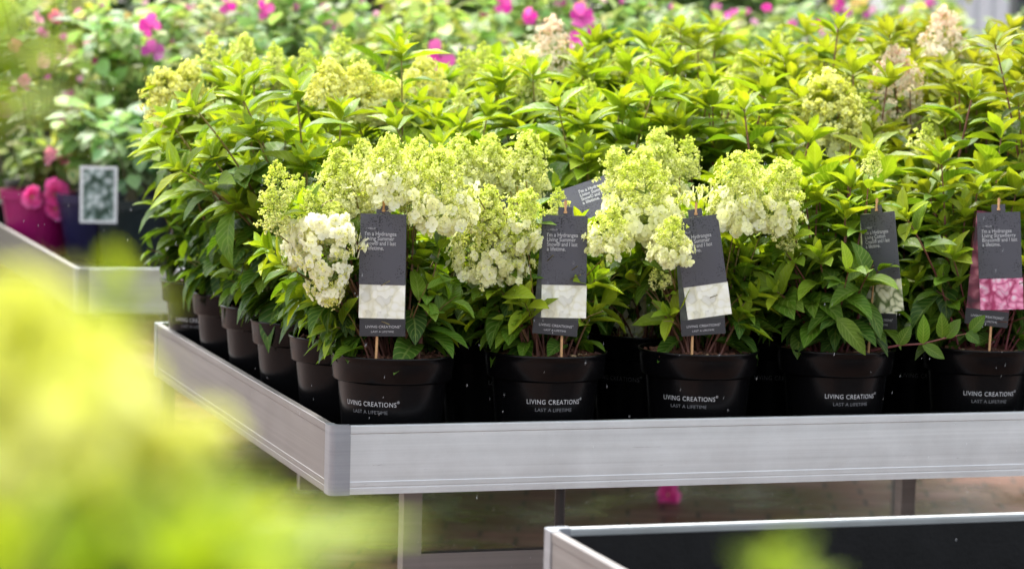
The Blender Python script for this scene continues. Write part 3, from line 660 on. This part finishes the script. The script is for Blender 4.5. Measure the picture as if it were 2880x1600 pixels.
# ------------------------------------------------------------------ plant tags
def box_o(name, mat, root, x0, x1, z0, z1, y, th=.0006, bendy=0):
    g = Geo(); n = 6
    xs = np.linspace(x0, x1, n+1); vs = []
    xm = (x0+x1)/2; hw = (x1-x0)/2
    for yy in (y, y+th):
        for z in (z0, z1):
            for x in xs: vs.append((x, yy+bendy*((x-xm)/hw)**2, z))
    m = n+1; fs = [(i, i+1, m+i+1, m+i) for i in range(n)]+[(2*m+i+1, 2*m+i, 3*m+i, 3*m+i+1) for i in range(n)]
    fs += [(m+i, m+i+1, 3*m+i+1, 3*m+i) for i in range(n)]+[(i+1, i, 2*m+i, 2*m+i+1) for i in range(n)]+[(0, m, 3*m, 2*m), (m-1, 2*m+m-1, 3*m+m-1, m+m-1)]
    g.add(vs, fs); return g.build(name, mat, root)
def plant_tag(foot, top, label, roll, yaw, lines, photo, backphoto, foot_dx=0, peg=True, plain=False, group='hanging picture tags'):
    """foot = where the stick enters the soil, top = middle of the dark card's top edge; the tag hangs in the plane turned by yaw"""
    root = empty('plant_tag', foot, label, 'plant tag', 'plant tags on wooden sticks')
    fwd = math.atan2(-(CAM[0]-foot[0]), -(CAM[1]-foot[1]))    # facing the camera
    rz = -fwd+math.radians(yaw)
    root.rotation_euler = (0, 0, rz)
    Rz = Matrix.Rotation(-rz, 3, 'Z'); tl = Rz @ (Vector(top)-Vector(foot))
    card = bpy.data.objects.new('tag_card', None)
    # stick
    g = Geo(); a = Vector((0, .003, -.03)); b = Vector((tl.x, tl.y+.004, tl.z+.006)); c = Vector((tl.x+.0, tl.y-.006, tl.z+.026))
    g.tube([a, (a+b)/2, b], .0024, n=8); g.build('stick', M_WOOD, root, smooth=True)
    if peg:
        g = Geo(); g.tube([(tl.x, tl.y-.0035, tl.z+.004), (tl.x, tl.y-.0036, tl.z+.0065), (tl.x, tl.y-.0036, tl.z+.009), (tl.x, tl.y-.0036, tl.z+.024), (tl.x, tl.y-.0036, tl.z+.027)], [.003, .0032, .0019, .0026, .0014], n=8); g.build('peg', M_WOOD, root, smooth=True)
    def local(o, r2, dx=0):   # roll about the hanging point
        o.location = (tl.x+dx, tl.y, tl.z); o.rotation_euler = (0, math.radians(r2), 0); return o
    W = .0395
    # front charcoal card with its hanging tab
    fc = local(box_o('front_card', M_CARD, root, -W, W, -.122, 0, -.0032, bendy=.0012), roll)
    g = Geo(); g.box((-.0125, -.0032, 0.0002), (.0125, -.0026, .0145)); local(g.build('hanging_tab', M_CARD, root), roll)
    if lines:
        g = Geo()
        for i, (s, wd) in enumerate(lines): line(g, s, .0098, -W+.0085, -.0375-i*.0082, -.0036, 'L', width=wd, offset=.00008)
        line(g, '\u2014 HELLO', .0042, -W+.0085, -.0265, -.0036, 'L', offset=0)
        tx = g.build('lettering', M_WHITE, fc)
    ph = local(box_o('picture_panel', photo, root, -W+.001, W+.001, -.180, -.1215, -.0022, bendy=.0006), roll)
    r2 = foot_dx
    box = local(box_o('back_card', backphoto, root, -W, W, -.185, -.001, -.0006), r2, 0)
    ft = local(box_o('footer', M_CARDF, root, -W, W, -.211, -.1820, -.0013), r2)
    g = Geo(); line(g, 'LIVING CREATIONS', .0062, 0, -.1965, -.0019, 'C', width=.058, offset=.00002); reg(g, .0305, -.1925, -.0019, .0011)
    line(g, 'LAST A LIFETIME', .0046, 0, -.2045, -.0019, 'C', width=.039); g.build('lettering', M_WHITE, ft)
    return root
SUMMER = [("I'm a Hydrangea", .054), ("Living Summer", .0505), ("Snow\u00ae and I last", .0535), ("a lifetime.", .033)]
COTTON = [("I'm a Hydrangea", .054), ("Living Cotton", .046), ("Cream\u00ae and I last", .0555), ("a lifetime.", .033)]
STRAW = [("I'm a Hydrangea", .054), ("Living Strawberry", .061), ("Blossom\u00ae and I last", .0635), ("a lifetime.", .033)]
M_BK = simple('card_back', (.05, .06, .045), .4, noise=.5, scale=60)
sf = FL+.187
def foot_at(x, y):        # point on the soil surface seen at picture position x, y
    d = ray(x, y); return CAM+d*((sf-CAM[2])/d[2])
def tagspec(fx, fy, tx, ty, *a, **k):
    f = at(fx, fy, .070); f[2] = sf; plant_tag(f, at(tx, ty, .068), *a, **k)
tagspec(944, 897, 965, 538, 'upright charcoal tag, leftmost of the front tags, its words fully readable', 0.3, 0, SUMMER, M_PHC, M_BK, foot_dx=-.6)
tagspec(1412, 895, 1422, 542, 'upright charcoal tag in the second front pot, footer card shifted to the left', -.2, 2, SUMMER, M_PHC, M_BK, foot_dx=3.6)
tagspec(1741, 888, 1750, 546, 'tilted charcoal tag partly covered by a cream bloom', -9.5, 3, SUMMER, M_PHC, M_BK, foot_dx=-5.6)
tagspec(2180, 873, 2208, 536, 'charcoal tag turned sideways behind leaves, white flower picture', -9, -38, COTTON, M_PHW, M_PHW, foot_dx=-4)
tagspec(2487, 876, 2512, 534, 'charcoal tag with a pink and white flower picture at the right', -4, -3, STRAW, M_PHP, M_PHD, foot_dx=4)
def back_tag(x, y, Y, label, roll, yaw):
    p = at(x, y, Y); f = np.array([p[0], Y+.005, sf]); plant_tag(f, p, label, roll, yaw, SUMMER, M_PHC, M_BK)
back_tag(1232, 500, ROWY[1]-.06, 'charcoal tag mostly hidden behind cream blooms in the second row', 0, 5)
# fallen over card lying on the blooms of the second row
fr = empty('fallen_tag', at(1478, 505, ROWY[1]-.10), 'charcoal tag tipped over sideways behind the second front tag, white words upside down', 'plant tag')
fr.rotation_euler = (math.radians(-35), math.radians(-20), -.3)
o = box_o('front_card', M_CARD, fr, -.062, .062, -.04, .04, 0)
g = Geo()
for i, (s, wd) in enumerate(SUMMER): line(g, s, .0098, -.01, .02-i*.0085, -.0008, 'L', width=wd, offset=.0002)
g.build('lettering', M_WHITE, o)
g = Geo(); g.tube([(-.05, .003, -.03), (-.05, .05, -.2)], .0024, n=8); g.build('stick', M_WOOD, fr)

# ------------------------------------------------------------------ background shrubs
def petal_flower(g, c, n, r, col, rng, double=False):
    n = nrm(n); a = nrm(np.cross(n, [.2, .3, .9])); b = np.cross(n, a)
    for ring in range(3 if double else 1):
        k = 5 if not double else 6
        for i in range(k):
            if not double and r > .028 and rng.random() < .22: continue
            th = i*2*math.pi/k+ring*.6+rng.uniform(-.2, .2); d = a*math.cos(th)+b*math.sin(th); s = np.cross(n, d); rr = r*(1-.25*ring)*rng.uniform(.8, 1.2); cup = .35+.35*ring+rng.uniform(-.3, .3)
            P = []
            for (u, v) in ((0, 0), (-.28, .35), (.28, .35), (-.5, .7), (0, .72), (.5, .7), (-.3, 1), (.3, 1)):
                P.append(c+d*v*rr+s*u*rr+n*(cup*v*v*rr+rng.uniform(-.04, .04)*rr))
            g.add(P, [(0, 2, 4, 1), (1, 4, 3), (2, 5, 4), (3, 4, 7, 6), (4, 5, 7)], np.clip(np.asarray(col)*rng.uniform(.8, 1.2)+rng.uniform(0, .10), 0, .95))
    g.add(c+n*r*.12+OCT*r*.16*np.array([1, 1, 1]), OF, (.75, .6, .25) if double else (.55, .12, .32))
MAG = (.62, .03, .36); PUR = (.45, .05, .33); PNK = (.85, .30, .48); SAL = (.75, .2, .25); DMG = (.35, .01, .14)
BF = [(570, 8, 50, MAG), (660, 30, 50, MAG), (380, 72, 62, MAG), (385, 133, 60, PUR), (250, 158, 34, DMG), (1260, 10, 58, MAG), (1330, 45, 42, MAG), (1463, 45, 66, MAG), (1108, 140, 84, MAG), (1470, 100, 88, MAG), (1292, 137, 34, MAG), (1840, 38, 42, MAG), (2110, 14, 38, MAG), (2062, 66, 36, MAG),
      (2338, 8, 26, PUR), (1120, 4, 26, MAG), (200, 36, 28, PNK), (225, 120, 34, PNK), (140, 45, 34, SAL), (95, 48, 38, PNK), (60, 205, 34, PNK), (105, 155, 36, PNK), (5, 275, 36, PUR), (160, 96, 22, PUR), (176, 240, 22, MAG), (285, 270, 20, PUR), (262, 380, 44, DMG), (800, 152, 22, MAG), (430, 130, 26, PUR), (1215, 40, 22, MAG), (965, 20, 22, PUR), (1720, 60, 24, SAL), (1930, 20, 26, MAG), (745, 18, 24, PUR), (860, 60, 18, PNK), (2180, 40, 18, PUR), (1640, 20, 24, PUR), (520, 85, 18, PNK), (30, 120, 40, SAL), (820, 20, 24, PNK), (1020, 70, 20, PUR), (1560, 92, 30, MAG)]
def shrub(x, y, z0, h, wd, n, label, hue, seed, flowers=(), potc=None, name='flowering_shrub', cat='shrub', leafL=.06, group='flowering shrubs behind the hydrangeas'):
    rng = random.Random(seed); org = np.array([x, y, z0]); root = empty(name, org, label, cat, group)
    ph = 0
    if potc is not None:
        ph = .20; m = simple('pot_plastic', potc, .4); g = Geo(); g.lathe([(0, 0), (.085, 0), (.115, .17), (.12, .172), (.122, .2), (.115, .2), (.108, .17), (0, .168)], 28); g.build('pot', m, root, smooth=False)
    lg = Geo()
    for i in range(9):
        th = rng.random()*6.28; r = wd*.8*math.sqrt((i+.5)/9)
        tip = np.array([r*math.cos(th), r*math.sin(th), ph+(h-ph)*rng.uniform(.7, 1)*(1-.2*(i/9))])
        p0 = np.array([rng.uniform(-.03, .03), rng.uniform(-.03, .03), max(ph-.035, 0)])
        pts = bez(p0, (p0+tip)/2+np.array([0, 0, .1*h]), tip, 9); sg = Geo(); sg.tube(pts, np.linspace(.005*max(1, h), .0018, 9), (.10, .085, .04), n=4)
        sg.build('stem', M_STEM, root, smooth=True)
        for j in range(n//9):
            t = rng.uniform(.22, 1)**.8; k = min(int(t*8), 7); p = pts[k]+(pts[k+1]-pts[k])*(t*8-k)
            az = rng.random()*6.28; el = rng.uniform(-.5, .9); d = np.array([math.cos(az)*math.cos(el), math.sin(az)*math.cos(el), math.sin(el)])
            b0 = p+d*rng.uniform(.01, wd*.42); sz = leafL*rng.uniform(.6, 1.3)
            c = np.array(hue)*rng.uniform(.55, 1.5)*np.array([rng.uniform(.8, 1.3), 1, rng.uniform(.8, 1.3)])
            leaf(lg, b0, nrm(d+np.array([0, 0, rng.uniform(-.6, .3)])), nrm([rng.uniform(-.5, .5), rng.uniform(-.5, .5), 1]), sz, sz*rng.uniform(.6, .85), c, rng.uniform(.2, 1), .2, rng, nx=2, ny=3)
    lg.build('foliage', M_BGLEAF, root, smooth=True)
    for (c, r, col, dbl) in flowers:
        g = Geo(); petal_flower(g, np.zeros(3), nrm(CAM-c+np.array([rng.uniform(-1, 1), rng.uniform(-1, 1), rng.uniform(-.2, .9)])*6), r, col, rng, dbl)
        o = g.build('flower', M_PETAL, root, loc=tuple(c-org)); 
        sg = Geo(); a = c-org; b = np.array([a[0]*.5, a[1]*.6+.05, max(a[2]-.22, ph)]); sg.tube([b, (a+b)/2+np.array([0, 0, .02]), a], [.002, .002, .0015], (.12, .2, .05), n=4); sg.build('stem', M_STEM, root)
_rb = random.Random(12)
for _k in range(150):
    _x, _y = (_rb.uniform(0, 1000), _rb.uniform(0, 330)) if _k < 105 else (_rb.uniform(1000, 2300), _rb.uniform(0, 110))
    BF.append((_x, _y, _rb.uniform(11, 28), _rb.choice([(.62, .16, .45), (.72, .35, .60), (.55, .06, .35), (.80, .45, .62), (.7, .5, .15)])))
G1 = (.29, .42, .13); G2 = (.36, .46, .11); G3 = (.23, .36, .12); G4 = (.42, .50, .28)
rngb = random.Random(77)
slots = []
# first row, on the bench behind
zb = K[2]-.093
def onbench(x, y): d = ray(x, y); return CAM+d*((zb-CAM[2])/d[2])
Q1, Q2 = onbench(97, 640), onbench(312, 668)
slots.append([Q1[0], Q1[1], zb, .36, .14, 160, (.30, .004, .11), 0])
for i in range(7): slots.append([Q2[0]+.31*i, Q2[1], zb, .50 if i == 0 else .80, .17, 300 if i == 0 else 480, [(.012, .02, .022), (.12, .006, .02), (.015, .015, .02), (.03, .012, .06), (.012, .012, .014), (.02, .04, .03), (.02, .02, .02)][i], 0])
_q = onbench(222, 652); slots.append([_q[0], _q[1], zb, .5, .15, 260, (.012, .01, .05), 0]); _q = onbench(395, 668)
for i in range(8): slots.append([Q1[0]+.27+.31*i, Q1[1]+.1, zb, .86, .22, 520, (.02, .012, .06) if i == 0 else (.012, .012, .016), 1])
for i in range(8): slots.append([Q1[0]+.05+.32*i, Q1[1]+.42, zb, .95, .22, 520, (.012, .012, .016), 2])
for i in range(9): slots.append([K[0]+3.2+.45*i, K[1]+2.4+.15*(i % 2), GZ, 1.6, .30, 620, (.03, .03, .035), 3])
for i in range(13): slots.append([K[0]-1.2+.62*i, K[1]+4.1+.2*(i % 2), GZ, 1.75, .42, 900, (.03, .03, .035), 4])
for i in range(5): slots.append([K[0]-.38-.42*i, K[1]+1.9+.15*i, GZ, 1.5, .30, 620, (.03, .02, .03), 5])
fl = {}
for (x, y, s, col) in BF:
    # flowers sit on the nearer rows; each joins the shrub closest to its sight line
    D0 = 8.9 if s > 40 else 10
    best = None
    for k, sl in enumerate(slots):
        D = (np.array(sl[:3])-CAM)@CF
        if D > 12 or k == 0: continue
        c = atD(x, y, D-.22*(1+.5*(s > 50))); dx = math.hypot(c[0]-sl[0], 0)+abs(D-D0)*.25
        if c[2]-sl[2] > sl[3]+.12: dx += .6
        if best is None or dx < best[0]: best = (dx, k, c, D-.3)
    fl.setdefault(best[1], []).append((best[2], s*S/FPX*best[3]/2, col, False))
fl.setdefault(0, []); 
for (x, y, s) in ((80, 497, 60), (140, 492, 70), (140, 525, 62)): fl[0].append((at(x, y, Q1[1]-.12), s*S/FPX*8.7/2, (.86, .10, .44), True))
for (x, y, s) in ((140, 378, 56), (165, 398, 44), (128, 400, 40)): fl[0].append((at(x, y, Q1[1]-.08), s*S/FPX*8.8/2, (.85, .28, .42), False))
RN = ['front row of rear bench', 'second row of rear bench', 'back row of rear bench', 'paving row at right', 'farthest shrub row', 'far left group']
ON = ORD+['ninth', 'tenth', 'eleventh', 'twelfth', 'thirteenth']; cnt = {}
for k, sl in enumerate(slots):
    i = cnt.get(sl[7], 0); cnt[sl[7]] = i+1
    hue = [G1, G2, G3, G4][(k*7+sl[7]) % 4]
    if k == 1: hue = (.22, .36, .16)
    fs = fl.get(k, [])
    lab = 'green shrub %s, %s from left in the %s' % ('with magenta flowers' if fs else 'without flowers', ON[i], RN[sl[7]])
    if k == 0: hue = (.2, .3, .08); lab = 'low plant with double pink flowers in a magenta pot at the left'
    shrub(sl[0]+rngb.uniform(-.04, .04) if k else sl[0], sl[1]+(rngb.uniform(-.05, .05) if k else 0), sl[2]+.0006, sl[3]*(rngb.uniform(.9, 1.08) if k else 1), sl[4], sl[5], lab, hue, 900+k, fs, sl[6], leafL=.062 if sl[7] < 4 else .085)
# picture card with a white frame on the bench behind
pc = at(248, 490, Q2[1]-.16)
r_ = empty('picture_sign', (pc[0], pc[1], zb), 'white framed picture card of small white blossoms among the pots at the left', 'plant sign'); r_.rotation_euler = (0, 0, -.25)
hz = pc[2]-zb; a_, b_ = .054, .083
g = Geo(); g.box((-a_, -.002, hz-b_), (a_, .002, hz+b_)); g.build('frame', simple('white_plastic', (.75, .76, .75), .4), r_)
g = Geo(); g.box((-a_+.009, -.0032, hz-b_+.009), (a_-.009, -.0021, hz+b_-.009)); g.build('picture', M_PHG, r_)
g = Geo(); g.tube([(0, .006, 0), (0, .006, hz)], .003, n=6); g.build('stake', M_POT, r_)

# fallen blossom on the paving
d_ = ray(1680, 1246); bp = CAM+d_*((GZ+.02-CAM[2])/d_[2])
fb = empty('fallen_blossom', (bp[0], bp[1], GZ+.012), 'bright pink blossom lying on the wet paving beneath the bench', 'flower'); g = Geo(); petal_flower(g, np.array([0, 0, .01]), nrm(CAM-bp), .034, (.8, .08, .42), random.Random(3), True); g.build('petals', M_PETAL, fb)
g = Geo(); leaf(g, (.01, 0, .004), (.8, .2, .5), (0, 0, 1), .05, .02, (.2, .3, .05)); leaf(g, (.0, 0, .004), (-.8, .4, .3), (0, 0, 1), .04, .02, (.2, .3, .05)); g.build('leaf', M_BGLEAF, fb)

# trees at the very back
def tree(x, y, h, wd, seed, label, hue):
    rng = random.Random(seed); root = empty('tree', (x, y, GZ), label, 'tree', 'trees behind the nursery')
    g = Geo(); tp = np.array([[rng.uniform(-.1, .1)*k, rng.uniform(-.1, .1)*k, h*.75*k/5] for k in range(6)]); g.tube(tp, np.linspace(.14, .04, 6), (.09, .065, .045), n=8)
    for i in range(7):
        a = tp[1+i % 4]; th = i*2.4; b = a+np.array([math.cos(th)*wd*.7, math.sin(th)*wd*.7, h*.22]); g.tube([a, (a+b)/2+np.array([0, 0, .1]), b], [.04, .028, .012], (.09, .065, .045), n=5)
    g.build('trunk', M_STEM, root, smooth=True)
    lg = Geo(); cl = [(rng.gauss(0, wd*.45), rng.gauss(0, wd*.35), h*rng.uniform(.12, .95)) for _ in range(34)]
    for i in range(2600):
        c = cl[i % 34]; p = np.array([rng.gauss(c[0], .26), rng.gauss(c[1], .26), max(.1, rng.gauss(c[2], .22))])
        sz = rng.uniform(.09, .2); dd = nrm([rng.gauss(0, 1), rng.gauss(0, 1), rng.gauss(-.2, .6)])
        leaf(lg, p, dd, nrm([rng.uniform(-.6, .6), rng.uniform(-.6, .6), 1]), sz, sz*.6, np.array(hue)*rng.uniform(.5, 1.6), .5, .2, rng, nx=2, ny=2)
    lg.build('crown', M_BGLEAF, root, smooth=True)
for i in range(9):
    p = atD(-250+i*300, 60, 15+1.5*(i % 2)); 
    if i < 8: tree(p[0], p[1], 3.6+.5*(i % 3), 1.3, 50+i, 'green bushy tree behind the shrubs, %s from the left' % ORD[i], [(.10, .19, .05), (.14, .24, .05), (.08, .16, .06)][i % 3])
# pale ribbed shed at the top right
p0 = atD(2290, 60, 19); p1 = atD(2700, 60, 19.5)
sh = empty('shed', (p0[0], p0[1], GZ), 'pale grey ribbed metal shed at the top right', 'shed')
m_sh = simple('pale_ribbed_metal', (.72, .74, .78), .5); ax = nrm([p1[0]-p0[0], p1[1]-p0[1], 0]); bx = np.array([-ax[1], ax[0], 0])
g = Geo(); Lw = 8.0; nrb = 60; vs = []
prof = [];
for k in range(nrb+1):
    s0 = Lw*k/nrb; prof += [(s0, 0), (s0+Lw/nrb*.7, 0), (s0+Lw/nrb*.78, .03), (s0+Lw/nrb*.92, .03)]
for z in (0, 3.2):
    for s0, d0 in prof: vs.append(ax*s0+bx*d0+np.array([0, 0, z]))
n = len(prof); fs = [(i, i+1, n+i+1, n+i) for i in range(n-1)]; q = len(vs)
vs += [ax*0+bx*4, ax*Lw+bx*4, ax*0+bx*4+np.array([0, 0, 3.2]), ax*Lw+bx*4+np.array([0, 0, 3.2])]
fs += [(0, n, q+2, q), (n-1, q+1, q+3, 2*n-1), (q, q+2, q+3, q+1)]; g.add(vs, fs); g.build('wall', m_sh, sh)
g = Geo(); A = -ax*.2-bx*.2; g.add([A+np.array([0, 0, 3.2]), A+ax*(Lw+.5)+np.array([0, 0, 3.2]), A+ax*(Lw+.5)+bx*4.5+np.array([0, 0, 3.5]), A+bx*4.5+np.array([0, 0, 3.5]), A+np.array([0, 0, 3.3]), A+ax*(Lw+.5)+np.array([0, 0, 3.3]), A+ax*(Lw+.5)+bx*4.5+np.array([0, 0, 3.6]), A+bx*4.5+np.array([0, 0, 3.6])],
      [(0, 3, 2, 1), (4, 5, 6, 7), (0, 1, 5, 4), (1, 2, 6, 5), (2, 3, 7, 6), (3, 0, 4, 7)]); g.build('roof', simple('grey_roof', (.2, .2, .22), .5), sh)
pp = atD(2566, 60, 17); g = Geo(); g.box((-.05, -.05, 0), (.05, .05, 3.0)); tag(g.build('steel_post', simple('dark_steel', (.02, .03, .04), .4), loc=(pp[0], pp[1], GZ)), 'dark steel post in front of the pale shed', 'post')
# ------------------------------------------------------------------ blurred plants close to the camera
def near_plant(X, Y, label, heads, tips, seed, leaves=()):
    rng = random.Random(seed); z0 = -.02-.093; org = np.array([X, Y, z0]); root = empty('potted_hydrangea', org, label, 'hydrangea', 'blurred hydrangeas close to the camera')
    pot(root, (X, Y), 0, 2, rng); lg = Geo(); b = np.array([X, Y, z0+.187])
    for (x, y, D, size, kind, tilt) in heads:
        D *= .86; size *= .88
        c = atD(x, y, D); a = math.radians(tilt); o, st = place_head(root, org, kind, c, CR*math.sin(a)+np.array([0, 0, 1])*math.cos(a), size, rng)
        shoot(lg, root, org, b+np.array([rng.uniform(-.03, .03), rng.uniform(-.03, .03), 0]), st, rng, 3, t0=.5, rosette=False, guard=0)
    for (x, y, D) in tips:
        shoot(lg, root, org, b+np.array([rng.uniform(-.03, .03), rng.uniform(-.03, .03), 0]), atD(x, y, D*.86), rng, 3, t0=.5, guard=0, dark=-.45, LL=.075)
    for (x, y, D) in leaves:
        shoot(lg, root, org, b, atD(x, y, D), rng, 3, t0=.93, guard=0, dark=-.3, LL=.034 if seed != 6 else .06)
    lg.build('foliage', M_LEAF, root, smooth=True, origin=org)
c1 = atD(170, 1500, .90)
near_plant(c1[0], c1[1], 'very blurred yellow green hydrangea with cream blooms at bottom left, close to the camera',
           [(70, 1050, 1.0, .085, 'F', -8), (225, 1075, 1.05, .062, 'F', 15), (-60, 1230, 1.0, .09, 'F', -10), (-20, 980, 1.05, .06, 'E', 0), (170, 1260, .98, .08, 'F', 0), (280, 1160, 1.0, .05, 'E', 10), (160, 935, 1.1, .04, 'F', 5)],
           [(410, 1230, 1.02), (590, 1340, .98), (700, 1425, 1.0), (280, 1340, .95), (120, 1360, 1.0), (520, 1400, 1.05), (380, 1330, 1.0), (460, 1450, .92), (620, 1480, .95), (200, 1440, .92), (10, 1420, .92)], 5, [(295, 720, 1.0)])
c2 = atD(-200, 1300, 1.25)
near_plant(c2[0], c2[1], 'tall blurred hydrangea shoots at the far left edge, close to the camera', [], [], 6, [(-40, 30, 1.1), (-60, 120, 1.1), (-70, 230, 1.1)])
c3 = atD(1960, 2300, 1.12)
near_plant(c3[0], c3[1], 'blurred yellow green leaf tip over the empty tray, close to the camera', [], [], 7, [(1960, 1418, 1.0)])

bench(-2.6, -4.3, .35, -2.95, -.02, 'aluminium bench close to the camera under the blurred yellow green hydrangeas', [(.3, .2), (2.6, .2), (.3, 1.0), (2.6, 1.0)])
# ------------------------------------------------------------------ rain
rng = random.Random(8); g = Geo(); cyl = [(math.cos(k*2.094), math.sin(k*2.094)) for k in range(3)]
for i in range(480):
    D = rng.uniform(4.0, 5.6); p = atD(rng.uniform(-50, 2650), rng.uniform(-50, 1450), D)
    r = rng.uniform(.0002, .00045); l = rng.uniform(.0018, .0048); sl = .18
    P = [p+np.array([0, 0, l])+CR*sl*l]+[p+CR*x*r+CF*y*r for x, y in cyl]+[p-np.array([0, 0, l*.5])-CR*sl*l*.5]
    g.add(P, [(0, 1, 2), (0, 2, 3), (0, 3, 1), (4, 2, 1), (4, 3, 2), (4, 1, 3)])
mr, t_, b_ = newmat('rain_water'); b_.inputs['Base Color'].default_value = (.9, .92, .95, 1); b_.inputs['Roughness'].default_value = .1; b_.inputs['Transmission Weight'].default_value = .35
tag(g.build('rain', mr, smooth=True), 'fine raindrops falling over the plants', 'rain', kind='stuff')
